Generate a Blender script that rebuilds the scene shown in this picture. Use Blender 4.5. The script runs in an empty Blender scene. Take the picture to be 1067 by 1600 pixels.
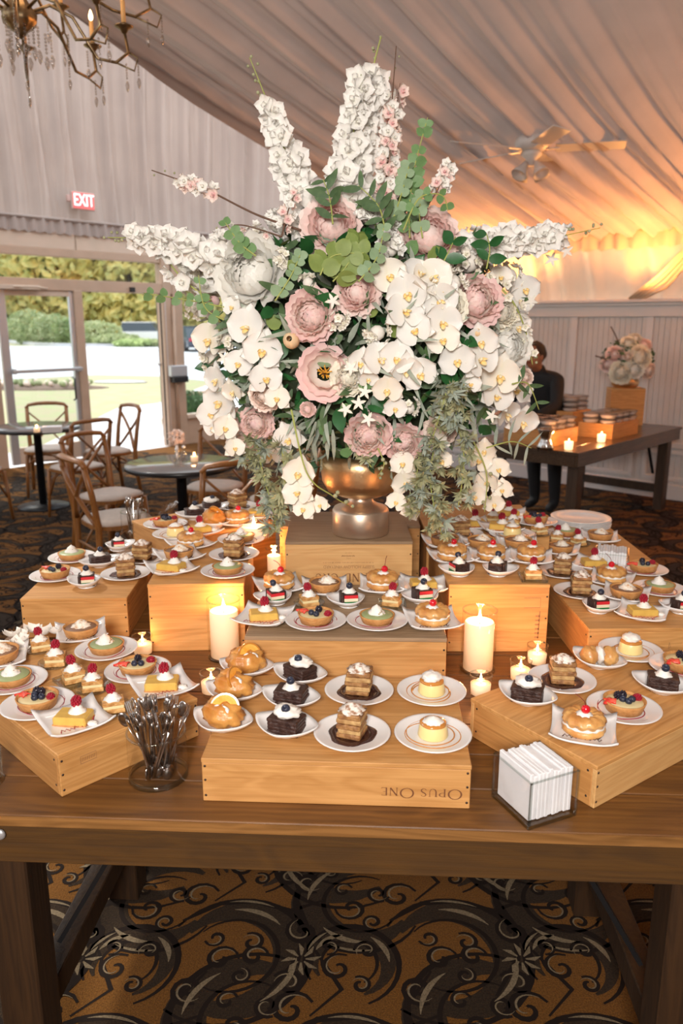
import bpy, bmesh, math, random
from mathutils import Vector, Matrix, Euler, noise
random.seed(7)
R = math.radians
PI = math.pi
S = bpy.context.scene
COL = S.collection

# ------------------------------------------------------------------ camera, world, lights, exposure
F, TH, H = 1220.0, R(13.7), 1.69            # focal length in pixels, downward tilt, eye height
ct, st = math.cos(TH), math.sin(TH)
cam = bpy.data.cameras.new('camera'); co = bpy.data.objects.new('camera', cam); COL.objects.link(co)
co.location = (0, 0, H); co.rotation_euler = (PI/2 - TH, 0, 0)
cam.sensor_fit = 'VERTICAL'; cam.sensor_height = 36; cam.lens = F/1600*36
cam.clip_start = .05; cam.clip_end = 400
cam.dof.use_dof = True; cam.dof.focus_distance = 1.9; cam.dof.aperture_fstop = 4.0
S.camera = co
S.view_settings.view_transform = 'Standard'; S.view_settings.look = 'None'
S.view_settings.gamma = 1; S.view_settings.use_curve_mapping = False
S.view_settings.exposure = 0.0
W = bpy.data.worlds.new('world'); S.world = W; W.use_nodes = True
W.node_tree.nodes['Background'].inputs[0].default_value = (.90, .95, 1.0, 1)
W.node_tree.nodes['Background'].inputs[1].default_value = 2.0

def light(kind, name, loc, energy, color=(1,1,1), size=.05, target=None, size_y=None):
    l = bpy.data.lights.new(name, kind); l.energy = energy; l.color = color
    if kind == 'AREA':
        l.size = size
        if size_y: l.shape = 'RECTANGLE'; l.size_y = size_y
    elif kind == 'SUN': l.angle = size
    else: l.shadow_soft_size = size
    o = bpy.data.objects.new(name, l); COL.objects.link(o); o.location = loc
    if target is not None:
        o.rotation_euler = (Vector(target) - Vector(loc)).to_track_quat('-Z', 'Y').to_euler()
    return o
light('AREA', 'camera_flash', (-.25, -1.2, 2.35), 132, (1, .93, .86), .75, (.05, 2.2, 1.15))
light('SUN', 'evening_sun', (-20, 30, 30), 5, (1, .95, .86), R(12), (0, 12, 0))
for nm_, lx_, ly_, lz_, en_ in (('uplight_right', 4.05, 6.28, 1.98, 330), ('uplight_middle', 1.62, 8.55, 1.96, 120), ('uplight_centre', 2.75, 7.45, 1.96, 80)):
    lo_ = light('SPOT', nm_, (lx_, ly_, lz_), en_, (1, .38, .09), .12, (lx_-.25, ly_-.25, 4)); lo_.data.spot_size = R(165); lo_.data.spot_blend = .4

# ------------------------------------------------------------------ geometry helpers
def at(px, py, h):
    dx = (px-533.5)/F; dy = (py-800)/F
    D = st+dy*ct; Y = ct-dy*st; t = (H-h)/D
    return Vector((dx*t, Y*t, h))
def atY(px, py, Y0):
    dx = (px-533.5)/F; dy = (py-800)/F
    D = st+dy*ct; Y = ct-dy*st; t = Y0/Y
    return Vector((dx*t, Y0, H-D*t))
def onplane(px, py, P, n):
    dx = (px-533.5)/F; dy = (py-800)/F
    d = Vector((dx, ct-dy*st, -(st+dy*ct))); o = Vector((0, 0, H))
    return o + d*((Vector(P)-o).dot(Vector(n))/d.dot(Vector(n)))

class MB:
    def __init__(s): s.v = []; s.f = []; s.m = []; s.s = []; s.g = []
    def add(s, vs, fs, mi=0, smooth=True, g=None, X=None):
        b = len(s.v)
        if X is not None: vs = [X @ Vector(p) for p in vs]
        s.v += [tuple(p) for p in vs]; s.g += (g if g is not None else [0.0]*len(vs))
        for f in fs: s.f.append(tuple(b+i for i in f)); s.m.append(mi); s.s.append(smooth)
        return s
    def box(s, x0, x1, y0, y1, z0, z1, mi=0, X=None, bev=0.0):
        if bev <= 0:
            vs = [(x0,y0,z0),(x1,y0,z0),(x1,y1,z0),(x0,y1,z0),(x0,y0,z1),(x1,y0,z1),(x1,y1,z1),(x0,y1,z1)]
            return s.add(vs, [(0,3,2,1),(4,5,6,7),(0,1,5,4),(1,2,6,5),(2,3,7,6),(3,0,4,7)], mi, False, None, X)
        bm = bmesh.new(); bmesh.ops.create_cube(bm, size=1)
        for v in bm.verts:
            v.co = Vector(((x0+x1)/2+v.co.x*(x1-x0), (y0+y1)/2+v.co.y*(y1-y0), (z0+z1)/2+v.co.z*(z1-z0)))
        bmesh.ops.bevel(bm, geom=list(bm.edges), offset=bev, segments=1, affect='EDGES')
        bm.verts.index_update()
        s.add([v.co.copy() for v in bm.verts], [[v.index for v in f.verts] for f in bm.faces], mi, False, None, X)
        bm.free(); return s
    def bar(s, p0, p1, w, d, mi=0, up=(0,0,1), bev=0):
        p0 = Vector(p0); p1 = Vector(p1); z = (p1-p0); L = z.length; z.normalize()
        x = Vector(up).cross(z)
        if x.length < 1e-4: x = Vector((1,0,0))
        x.normalize(); y = z.cross(x)
        X = Matrix((x, y, z)).transposed().to_4x4(); X.translation = p0
        return s.box(-w/2, w/2, -d/2, d/2, 0, L, mi, X, bev)
    def tube(s, pts, r, n=8, mi=0, X=None, cap=True, g=None, flat=1.0):
        pts = [Vector(p) for p in pts]; k = len(pts)
        rs = r if isinstance(r, (list, tuple)) else [r]*k
        vs = []; fs = []; prev = None
        for i, p in enumerate(pts):
            t = (pts[min(i+1,k-1)]-pts[max(i-1,0)]).normalized()
            if prev is None:
                a = Vector((0,0,1)) if abs(t.z) < .9 else Vector((1,0,0))
                x = a.cross(t).normalized()
            else: x = (prev - t*prev.dot(t)).normalized()
            y = t.cross(x); prev = x
            for j in range(n):
                a = 2*PI*j/n; vs.append(p + (x*math.cos(a)+y*math.sin(a)*flat)*rs[i])
        for i in range(k-1):
            for j in range(n):
                a = i*n+j; b = i*n+(j+1)%n; fs.append((a, b, b+n, a+n))
        if cap: fs.append(tuple(reversed(range(n)))); fs.append(tuple((k-1)*n+j for j in range(n)))
        return s.add(vs, fs, mi, True, [g]*len(vs) if g is not None else None, X)
    def lathe(s, prof, n=32, mi=0, X=None, mod=None, gs=None):
        vs = []; fs = []; k = len(prof); g = []
        for i, (r, z) in enumerate(prof):
            for j in range(n):
                a = 2*PI*j/n; q = mod(i, a) if mod else 1
                vs.append((r*q*math.cos(a), r*q*math.sin(a), z)); g.append(gs[i] if gs else 0.)
        for i in range(k-1):
            for j in range(n):
                a = i*n+j; b = i*n+(j+1)%n; fs.append((a, b, b+n, a+n))
        if prof[0] == prof[-1] or gs == 'open': return s.add(vs, fs, mi, True, None, X)
        if prof[0][0] > 1e-5: fs.append(tuple(reversed(range(n))))
        if prof[-1][0] > 1e-5: fs.append(tuple((k-1)*n+j for j in range(n)))
        return s.add(vs, fs, mi, True, g, X)
    def ball(s, c, r, nu=12, nv=8, mi=0, bump=0., bs=1., X=None, g=None):
        if not isinstance(r, (list, tuple)): r = (r, r, r)
        vs = []; fs = []
        for i in range(nv+1):
            t = PI*i/nv
            for j in range(nu):
                a = 2*PI*j/nu
                d = Vector((math.sin(t)*math.cos(a), math.sin(t)*math.sin(a), math.cos(t)))
                q = 1 + (noise.noise(d*bs+Vector(c)*31)*bump if bump else 0)
                vs.append((c[0]+d.x*r[0]*q, c[1]+d.y*r[1]*q, c[2]+d.z*r[2]*q))
        for i in range(nv):
            for j in range(nu):
                a = i*nu+j; b = i*nu+(j+1)%nu; fs.append((a, a+nu, b+nu, b))
        return s.add(vs, fs, mi, True, [g]*len(vs) if g is not None else None, X)
    def prism(s, poly, z0, z1, mi=0, X=None, smooth=False):
        n = len(poly)
        vs = [(x,y,z0) for x,y in poly]+[(x,y,z1) for x,y in poly]
        fs = [tuple(reversed(range(n))), tuple(range(n,2*n))]+[(i,(i+1)%n,(i+1)%n+n,i+n) for i in range(n)]
        return s.add(vs, fs, mi, smooth, None, X)
    def grid(s, fn, nu, nv, mi=0, X=None, gf=None, thick=0, smooth=True):
        """fn(u,v)->point ; optional thickness downward"""
        vs = [Vector(fn(i/nu, j/nv)) for i in range(nu+1) for j in range(nv+1)]
        g = [gf(i/nu, j/nv) for i in range(nu+1) for j in range(nv+1)] if gf else None
        q = lambda i, j: i*(nv+1)+j
        fs = [(q(i,j), q(i+1,j), q(i+1,j+1), q(i,j+1)) for i in range(nu) for j in range(nv)]
        if thick:
            N = len(vs); vs += [p-Vector((0,0,thick)) for p in vs]
            fs += [tuple(N+k for k in reversed(f)) for f in list(fs)]
            ring = [q(i,0) for i in range(nu)]+[q(nu,j) for j in range(nv)]+[q(i,nv) for i in range(nu,0,-1)]+[q(0,j) for j in range(nv,0,-1)]
            for a, b in zip(ring, ring[1:]+ring[:1]): fs.append((b, a, a+N, b+N))
            if g: g = g+g
        return s.add(vs, fs, mi, smooth, g, X)
    def polar(s, fn, nr, na, mi=0, X=None, thick=.003):
        """fn(r,a) r in 0..1"""
        vs = [Vector(fn(0, 0))]+[Vector(fn(i/nr, 2*PI*j/na)) for i in range(1, nr+1) for j in range(na)]
        q = lambda i, j: 1+(i-1)*na+j % na
        fs = [(0, q(1,j), q(1,j+1)) for j in range(na)]+[(q(i,j), q(i+1,j), q(i+1,j+1), q(i,j+1)) for i in range(1,nr) for j in range(na)]
        N = len(vs)
        fs += [tuple(N+k for k in reversed(f)) for f in list(fs)]
        vs += [p-Vector((0,0,thick)) for p in vs]
        fs += [(q(nr,j), q(nr,j)+N, q(nr,j+1)+N, q(nr,j+1)) for j in range(na)]
        return s.add(vs, fs, mi, True, None, X)
    def mesh(s, name, mats):
        me = bpy.data.meshes.new(name); me.from_pydata(s.v, [], s.f)
        for m in (mats if isinstance(mats, (list, tuple)) else [mats]): me.materials.append(m)
        me.polygons.foreach_set('material_index', s.m); me.polygons.foreach_set('use_smooth', s.s)
        if any(s.g):
            a = me.attributes.new('g', 'FLOAT', 'POINT'); a.data.foreach_set('value', s.g)
        me.update(); return me
    def build(s, name, mats, parent=None, loc=(0,0,0), rot=(0,0,0), **kw):
        return ob(name, s.mesh(name, mats), parent, loc, rot, **kw)

def ob(name, me, parent=None, loc=(0,0,0), rot=(0,0,0), scale=1, **kw):
    o = bpy.data.objects.new(name, me); COL.objects.link(o)
    o.location = loc; o.rotation_euler = rot; o.scale = (scale,)*3 if not isinstance(scale, tuple) else scale
    if parent is not None: o.parent = parent
    for k, v in kw.items():
        if v: o['category' if k == 'cat' else k] = v
    return o
def thing(name, label, cat, loc=(0,0,0), rz=0, group=None, scale=1):
    return ob(name, None, None, loc, (0,0,rz) if not isinstance(rz, tuple) else rz, scale, label=label, cat=cat, group=group)
KIDS = {}
def kids(o): return [c for c in o.children]
def dup(root, loc, rz, label=None, group=None, scale=None):
    r = root.copy(); COL.objects.link(r); r.location = loc
    r.rotation_euler = (0,0,rz) if not isinstance(rz, tuple) else rz
    if scale: r.scale = (scale,)*3
    if label: r['label'] = label
    if group: r['group'] = group
    for ch in kids(root):
        c = ch.copy(); COL.objects.link(c); c.parent = r
        for gch in kids(ch):
            d = gch.copy(); COL.objects.link(d); d.parent = c
    return r
def facing(p, n, spin=0):
    q = Vector(n).normalized().to_track_quat('Z', 'Y')
    return Matrix.Translation(Vector(p)) @ q.to_matrix().to_4x4() @ Matrix.Rotation(spin, 4, 'Z')
def RX(a): return Matrix.Rotation(a, 4, 'X')
def RY(a): return Matrix.Rotation(a, 4, 'Y')
def RZ(a): return Matrix.Rotation(a, 4, 'Z')
def TR(x, y, z): return Matrix.Translation((x, y, z))

# ------------------------------------------------------------------ materials
def mat(name, col, rough=.5, metal=0, c2=None, nscale=20, stretch=(1,1,1), bump=0, bscale=None, spec=.5,
        emis=None, estr=0, coat=0, gcol=None, obrand=0, sheen=0, lo=.35, hi=.65, detail=4, sss=0, transl=0):
    m = bpy.data.materials.new(name); m.use_nodes = True; nt = m.node_tree; N = nt.nodes; L = nt.links
    b = N['Principled BSDF']
    b.inputs['Base Color'].default_value = (*col, 1); b.inputs['Roughness'].default_value = rough
    b.inputs['Metallic'].default_value = metal; b.inputs['Specular IOR Level'].default_value = spec
    b.inputs['Coat Weight'].default_value = coat; b.inputs['Sheen Weight'].default_value = sheen
    if sss: b.inputs['Subsurface Weight'].default_value = sss; b.inputs['Subsurface Radius'].default_value = (.01,.008,.006); b.inputs['Subsurface Scale'].default_value = 1
    if emis: b.inputs['Emission Color'].default_value = (*emis, 1); b.inputs['Emission Strength'].default_value = estr
    tc = N.new('ShaderNodeTexCoord'); mp = N.new('ShaderNodeMapping'); mp.inputs['Scale'].default_value = stretch
    L.new(tc.outputs['Object'], mp.inputs['Vector'])
    src = None
    if c2 is not None:
        nz = N.new('ShaderNodeTexNoise'); nz.inputs['Scale'].default_value = nscale; nz.inputs['Detail'].default_value = detail
        L.new(mp.outputs[0], nz.inputs['Vector'])
        if obrand:
            oi = N.new('ShaderNodeObjectInfo'); ad = N.new('ShaderNodeVectorMath'); ad.operation = 'ADD'
            mm = N.new('ShaderNodeMath'); mm.operation = 'MULTIPLY'; mm.inputs[1].default_value = 40
            L.new(oi.outputs['Random'], mm.inputs[0]); L.new(mp.outputs[0], ad.inputs[0]); L.new(mm.outputs[0], ad.inputs[1])
            L.new(ad.outputs[0], nz.inputs['Vector'])
        cr = N.new('ShaderNodeValToRGB'); cr.color_ramp.elements[0].position = lo; cr.color_ramp.elements[1].position = hi
        cr.color_ramp.elements[0].color = (*c2, 1); cr.color_ramp.elements[1].color = (*col, 1)
        L.new(nz.outputs['Fac'], cr.inputs['Fac']); src = cr.outputs['Color']
        if obrand:
            hs = N.new('ShaderNodeHueSaturation'); ma = N.new('ShaderNodeMapRange')
            ma.inputs['To Min'].default_value = 1-obrand; ma.inputs['To Max'].default_value = 1+obrand
            L.new(oi.outputs['Random'], ma.inputs['Value']); L.new(ma.outputs[0], hs.inputs['Value'])
            L.new(src, hs.inputs['Color']); src = hs.outputs['Color']
    if gcol is not None:
        at_ = N.new('ShaderNodeAttribute'); at_.attribute_name = 'g'
        mx = N.new('ShaderNodeMix'); mx.data_type = 'RGBA'
        L.new(at_.outputs['Fac'], mx.inputs['Factor'])
        if src: L.new(src, mx.inputs['A'])
        else: mx.inputs['A'].default_value = (*col, 1)
        mx.inputs['B'].default_value = (*gcol, 1); src = mx.outputs['Result']
    if src: L.new(src, b.inputs['Base Color'])
    if bump:
        nb = N.new('ShaderNodeTexNoise'); nb.inputs['Scale'].default_value = bscale or nscale; nb.inputs['Detail'].default_value = 5
        L.new(mp.outputs[0], nb.inputs['Vector'])
        bp = N.new('ShaderNodeBump'); bp.inputs['Strength'].default_value = bump; bp.inputs['Distance'].default_value = .01
        L.new(nb.outputs['Fac'], bp.inputs['Height']); L.new(bp.outputs[0], b.inputs['Normal'])
    if transl:
        tl = N.new('ShaderNodeBsdfTranslucent'); mxs = N.new('ShaderNodeMixShader'); mxs.inputs[0].default_value = transl
        if src: L.new(src, tl.inputs['Color'])
        else: tl.inputs['Color'].default_value = (*col, 1)
        L.new(b.outputs[0], mxs.inputs[1]); L.new(tl.outputs[0], mxs.inputs[2])
        L.new(mxs.outputs[0], N['Material Output'].inputs['Surface'])
    return m
def wood(name, c1, c2, axis='x', rough=.55, scale=1.0, rand=.12, coat=0, bump=.25):
    """grain: stretched noise feeding ring-like bands, plus knots"""
    m = bpy.data.materials.new(name); m.use_nodes = True; nt = m.node_tree; N = nt.nodes; L = nt.links
    b = N['Principled BSDF']; b.inputs['Roughness'].default_value = rough; b.inputs['Coat Weight'].default_value = coat
    b.inputs['Coat Roughness'].default_value = .3
    tc = N.new('ShaderNodeTexCoord'); mp = N.new('ShaderNodeMapping')
    sc = {'x': (1.2, 9, 9), 'y': (9, 1.2, 9), 'z': (9, 9, 1.2)}[axis]
    mp.inputs['Scale'].default_value = tuple(q*scale for q in sc)
    oi = N.new('ShaderNodeObjectInfo'); ad = N.new('ShaderNodeVectorMath'); ad.operation = 'ADD'
    mm = N.new('ShaderNodeMath'); mm.operation = 'MULTIPLY'; mm.inputs[1].default_value = 60
    L.new(tc.outputs['Object'], mp.inputs[0]); L.new(oi.outputs['Random'], mm.inputs[0])
    L.new(mp.outputs[0], ad.inputs[0]); L.new(mm.outputs[0], ad.inputs[1])
    n1 = N.new('ShaderNodeTexNoise'); n1.inputs['Scale'].default_value = 1.3; n1.inputs['Detail'].default_value = 3
    n1.inputs['Distortion'].default_value = .6
    L.new(ad.outputs[0], n1.inputs['Vector'])
    mu = N.new('ShaderNodeMath'); mu.operation = 'MULTIPLY'; mu.inputs[1].default_value = 60
    sn = N.new('ShaderNodeMath'); sn.operation = 'SINE'
    L.new(n1.outputs['Fac'], mu.inputs[0]); L.new(mu.outputs[0], sn.inputs[0])
    mp2 = N.new('ShaderNodeMapping'); mp2.inputs['Scale'].default_value = tuple(q*scale*(1 if q < 2 else 9) for q in sc)
    L.new(tc.outputs['Object'], mp2.inputs[0])
    n2 = N.new('ShaderNodeTexNoise'); n2.inputs['Scale'].default_value = 1.5; n2.inputs['Detail'].default_value = 4
    L.new(mp2.outputs[0], n2.inputs['Vector'])
    mr = N.new('ShaderNodeMapRange'); mr.inputs['From Min'].default_value = -1; mr.inputs['From Max'].default_value = 1
    mr.inputs['To Min'].default_value = .25; mr.inputs['To Max'].default_value = .7
    L.new(sn.outputs[0], mr.inputs['Value'])
    mx = N.new('ShaderNodeMix'); mx.data_type = 'FLOAT'; mx.inputs['Factor'].default_value = .6
    L.new(mr.outputs[0], mx.inputs['A']); L.new(n2.outputs['Fac'], mx.inputs['B'])
    cr = N.new('ShaderNodeValToRGB'); cr.color_ramp.elements[0].position = .28; cr.color_ramp.elements[1].position = .68
    cr.color_ramp.elements[0].color = (*c2, 1); cr.color_ramp.elements[1].color = (*c1, 1)
    L.new(mx.outputs['Result'], cr.inputs[0])
    hs = N.new('ShaderNodeHueSaturation'); ma = N.new('ShaderNodeMapRange')
    ma.inputs['To Min'].default_value = 1-rand; ma.inputs['To Max'].default_value = 1+rand
    L.new(oi.outputs['Random'], ma.inputs['Value']); L.new(ma.outputs[0], hs.inputs['Value']); L.new(cr.outputs[0], hs.inputs['Color'])
    L.new(hs.outputs[0], b.inputs['Base Color'])
    bp = N.new('ShaderNodeBump'); bp.inputs['Strength'].default_value = bump; bp.inputs['Distance'].default_value = .004
    L.new(n2.outputs['Fac'], bp.inputs['Height']); L.new(bp.outputs[0], b.inputs['Normal'])
    return m
def glassmat(name, tint=(1,1,1), refl=.9, rough=.02):
    m = bpy.data.materials.new(name); m.use_nodes = True; nt = m.node_tree; N = nt.nodes; L = nt.links
    N.remove(N['Principled BSDF'])
    t = N.new('ShaderNodeBsdfTransparent'); t.inputs[0].default_value = (*tint, 1)
    g = N.new('ShaderNodeBsdfGlossy'); g.inputs['Roughness'].default_value = rough
    fr = N.new('ShaderNodeLayerWeight'); fr.inputs['Blend'].default_value = .5
    pw = N.new('ShaderNodeMath'); pw.operation = 'POWER'; pw.inputs[1].default_value = 4.0
    mu = N.new('ShaderNodeMath'); mu.operation = 'MULTIPLY_ADD'; mu.inputs[1].default_value = .55*refl; mu.inputs[2].default_value = .045*refl
    mx = N.new('ShaderNodeMixShader')
    L.new(fr.outputs['Facing'], pw.inputs[0]); L.new(pw.outputs[0], mu.inputs[0]); L.new(mu.outputs[0], mx.inputs[0])
    L.new(t.outputs[0], mx.inputs[1]); L.new(g.outputs[0], mx.inputs[2]); L.new(mx.outputs[0], N['Material Output'].inputs[0])
    return m
M = {}
M['drape'] = mat('drape', (.45,.37,.335), .9, c2=(.41,.335,.305), nscale=2, sheen=.2, transl=.15)
M['ceil'] = mat('ceil', (.47,.375,.34), .85, c2=(.41,.33,.30), nscale=2, sheen=.2, transl=.1)
M['golddrape'] = mat('golddrape', (.80,.66,.50), .8, c2=(.74,.60,.45), nscale=3, transl=.3)
M['tanpaint'] = mat('tanpaint', (.50,.345,.25), .5, c2=(.46,.32,.23), nscale=6)
M['header'] = mat('header', (.62,.47,.37), .5, c2=(.57,.44,.34), nscale=4)
M['whitewall'] = mat('whitewall', (.60,.57,.55), .55, c2=(.56,.53,.51), nscale=5)
M['trim'] = mat('trim', (.64,.61,.60), .45)
M['alum'] = mat('alum', (.55,.55,.57), .35, .6)
M['dark'] = mat('dark', (.012,.012,.014), .35)
M['blackmetal'] = mat('blackmetal', (.02,.02,.022), .4, .5)
M['carpet'] = mat('carpet', (.17,.070,.012), .95, c2=(.10,.038,.006), nscale=220, bump=.5, bscale=300, spec=.1, sheen=.035)
M['carpetbrown'] = mat('carpetbrown', (.034,.020,.010), .95, c2=(.017,.010,.006), nscale=200, bump=.4, bscale=300, spec=.1, sheen=.035)
M['carpetdark'] = mat('carpetdark', (.014,.009,.007), .95, spec=.1)
M['carpettan'] = mat('carpettan', (.20,.15,.095), .95, c2=(.12,.09,.055), nscale=200, spec=.1)
M['concrete'] = mat('concrete', (.62,.62,.64), .8, c2=(.54,.54,.56), nscale=3, bump=.1)
M['asphalt'] = mat('asphalt', (.50,.52,.56), .8, c2=(.45,.47,.50), nscale=2)
M['grass'] = mat('grass', (.30,.34,.16), .9, c2=(.36,.30,.20), nscale=2.5, detail=8)
M['mulch'] = mat('mulch', (.22,.15,.11), .95, c2=(.12,.08,.06), nscale=25)
M['leafout'] = mat('leafout', (.60,.70,.34), .7, c2=(.22,.32,.12), nscale=1.2, obrand=.1, transl=.35)
M['leafyellow'] = mat('leafyellow', (.92,.76,.30), .7, c2=(.62,.64,.28), nscale=1.2, transl=.35)
M['leafgrass'] = mat('leafgrass', (.52,.56,.32), .7, c2=(.25,.32,.14), nscale=2, transl=.3)
M['bark'] = mat('bark', (.10,.075,.055), .9, c2=(.05,.035,.025), nscale=12, bump=.4)
M['hedge'] = mat('hedge', (.06,.16,.04), .7, c2=(.025,.08,.02), nscale=20, transl=.1)
M['tablewood'] = wood('tablewood', (.175,.072,.015), (.075,.028,.006), 'x', .42, .8, .10, coat=.05)
M['tableedge'] = wood('tableedge', (.30,.14,.04), (.15,.065,.016), 'x', .5, 1, .05)
M['apron'] = wood('apron', (.095,.043,.010), (.06,.029,.010), 'x', .5, 1, .08)
M['tableleg'] = wood('tableleg', (.045,.019,.005), (.02,.008,.002), 'z', .6, 1, .08)
M['dk'] = wood('dk', (.075,.042,.022), (.035,.018,.010), 'x', .25, .8, .1, coat=.4)
M['dkleg'] = wood('dkleg', (.06,.033,.018), (.03,.016,.009), 'z', .45, .8, .1)
M['pinex'] = wood('pinex', (.64,.335,.115), (.46,.215,.06), 'x', .55, 1.0, .08)
M['piney'] = wood('piney', (.56,.28,.09), (.40,.18,.05), 'y', .55, 1.0, .08)
M['pinez'] = wood('pinez', (.66,.40,.17), (.52,.28,.10), 'z', .55, 1.0, .08)
M['palex'] = wood('palex', (.70,.42,.17), (.58,.31,.11), 'x', .55, 1.0, .05)
M['greyx'] = wood('greyx', (.36,.24,.14), (.24,.15,.08), 'x', .6, 1.0, .05)
M['nail'] = mat('nail', (.03,.015,.01), .6)
M['ink'] = mat('ink', (.16,.055,.02), .7)
M['inkfaint'] = mat('inkfaint', (.34,.17,.07), .7)
M['chairwood'] = wood('chairwood', (.33,.135,.032), (.19,.068,.015), 'z', .4, 1.5, .1, coat=.2)
M['cushion'] = mat('cushion', (.56,.48,.42), .8, c2=(.50,.43,.38), nscale=30)
M['tabletop_round'] = mat('tabletop_round', (.14,.13,.13), .16, coat=.3)
M['china'] = mat('china', (.80,.78,.77), .18, spec=.6, coat=.3)
M['glass'] = glassmat('glass')
M['glassedge'] = glassmat('glassedge', (.90,.93,.92), 1.6)
M['doorglass'] = glassmat('doorglass', (.93,.95,.95), .8)
M['plasticclear'] = glassmat('plasticclear', (.86,.85,.86), 1.6, .12)
M['steel'] = mat('steel', (.62,.60,.58), .2, 1.0, c2=(.50,.48,.47), nscale=30)
M['urn'] = mat('urn', (.86,.62,.36), .38, 1.0, c2=(.66,.44,.24), nscale=12, bump=.12, bscale=60, detail=8)
M['urnbase'] = mat('urnbase', (.66,.54,.43), .36, .9, c2=(.56,.45,.35), nscale=8, bump=.06, bscale=30)
M['wax'] = mat('wax', (.95,.80,.60), .5, emis=(1,.55,.22), estr=.16)
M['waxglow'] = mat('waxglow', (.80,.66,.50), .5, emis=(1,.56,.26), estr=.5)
M['flame'] = mat('flame', (1,.8,.4), .5, emis=(1,.72,.34), estr=22)
M['wick'] = mat('wick', (.02,.02,.02), .8)
M['napkin'] = mat('napkin', (.80,.80,.81), .9, c2=(.74,.74,.76), nscale=15, bump=.3, bscale=25)
M['crust'] = mat('crust', (.62,.31,.105), .65, c2=(.50,.22,.06), nscale=60, bump=.3, bscale=150)
M['custard'] = mat('custard', (.80,.66,.36), .35, sss=.1)
M['green'] = mat('green', (.36,.42,.20), .4, c2=(.31,.37,.17), nscale=20)
M['lemon'] = mat('lemon', (.70,.44,.09), .45, c2=(.62,.37,.07), nscale=60)
M['chocfill'] = mat('chocfill', (.28,.15,.085), .45, c2=(.22,.11,.06), nscale=40)
M['choc'] = mat('choc', (.050,.019,.012), .5, c2=(.028,.010,.007), nscale=70, bump=.6, bscale=90)
M['cream'] = mat('cream', (.86,.82,.76), .55, sss=.1)
M['meringue'] = mat('meringue', (.86,.80,.70), .6, c2=(.55,.30,.12), nscale=70, lo=.30, hi=.48)
M['cocoa'] = mat('cocoa', (.85,.78,.70), .6, c2=(.30,.15,.08), nscale=90, lo=.36, hi=.5)
M['rasp'] = mat('rasp', (.40,.008,.030), .4, spec=.4, c2=(.26,.004,.018), nscale=60)
M['straw'] = mat('straw', (.72,.035,.022), .3, c2=(.80,.20,.12), nscale=30, lo=.3, hi=.5)
M['blue'] = mat('blue', (.030,.038,.070), .45, c2=(.015,.018,.035), nscale=60)
M['black'] = mat('black', (.012,.008,.018), .22)
M['pist'] = mat('pist', (.36,.30,.08), .7, c2=(.30,.14,.04), nscale=200)
M['pastry'] = mat('pastry', (.70,.42,.16), .6, c2=(.45,.20,.05), nscale=50, bump=.5, bscale=110)
M['choux'] = mat('choux', (.72,.40,.13), .42, c2=(.50,.20,.045), nscale=28, bump=.35, bscale=60, coat=.15)
M['choux_or'] = mat('choux_or', (.68,.34,.085), .4, c2=(.50,.18,.03), nscale=32, bump=.4, bscale=60, coat=.12)
M['orange'] = mat('orange', (.88,.32,.02), .7, c2=(.95,.50,.10), nscale=80)
M['caramel'] = mat('caramel', (.55,.22,.04), .15, coat=.4)
M['flan'] = mat('flan', (.86,.68,.30), .3, sss=.15)
M['cake'] = mat('cake', (.36,.18,.06), .55, c2=(.20,.085,.03), nscale=70, bump=.7, bscale=80, lo=.38, hi=.58)
M['cakelight'] = mat('cakelight', (.56,.36,.15), .6, c2=(.32,.16,.055), nscale=70, bump=.4)
M['redlayer'] = mat('redlayer', (.62,.02,.03), .5); M['whitelayer'] = mat('whitelayer', (.82,.70,.50), .6); M['greenlayer'] = mat('greenlayer', (.02,.17,.05), .5)
M['choc_sauce'] = mat('choc_sauce', (.045,.015,.012), .15, coat=.4)
M['red_sauce'] = mat('red_sauce', (.32,.01,.035), .15, coat=.4)
M['cherry'] = mat('cherry', (.62,.008,.02), .1, coat=.6)
M['stemred'] = mat('stemred', (.20,.03,.02), .5)
# flowers
M['petalwhite'] = mat('petalwhite', (.97,.96,.93), .6, gcol=(.93,.92,.84), transl=.32)
M['petalcream'] = mat('petalcream', (.93,.89,.82), .6, gcol=(.84,.82,.62), transl=.2)
M['petalpink'] = mat('petalpink', (.95,.84,.76), .6, gcol=(.90,.48,.52), transl=.28)
M['petalblush'] = mat('petalblush', (.95,.72,.68), .6, gcol=(.97,.88,.82), transl=.28)
M['petalpeach'] = mat('petalpeach', (.90,.72,.62), .6, gcol=(.90,.80,.74), transl=.08)
M['apricot'] = mat('apricot', (.88,.55,.28), .6, gcol=(.85,.68,.45), transl=.1)
M['lip'] = mat('lip', (.88,.80,.58), .5, gcol=(.85,.58,.18))
M['stamen'] = mat('stamen', (.85,.48,.06), .6, c2=(.55,.24,.02), nscale=200)
M['leafeuc'] = mat('leafeuc', (.19,.33,.13), .55, c2=(.13,.25,.09), nscale=20, transl=.12)
M['leafeucp'] = mat('leafeucp', (.30,.42,.25), .6, c2=(.23,.34,.19), nscale=20, transl=.12)
M['leafolive'] = mat('leafolive', (.26,.34,.09), .55, c2=(.18,.25,.06), nscale=20, transl=.12)
M['leafdark'] = mat('leafdark', (.025,.13,.035), .4, c2=(.015,.08,.02), nscale=20)
M['leafgrey'] = mat('leafgrey', (.40,.45,.37), .75, c2=(.29,.34,.28), nscale=30, transl=.1)
M['leafsage'] = mat('leafsage', (.44,.44,.26), .75, c2=(.32,.33,.18), nscale=30, transl=.1)
M['leafmid'] = mat('leafmid', (.10,.17,.07), .6, c2=(.05,.10,.04), nscale=30)
M['stem'] = mat('stem', (.34,.38,.10), .6); M['twig'] = mat('twig', (.13,.07,.045), .8)
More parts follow.
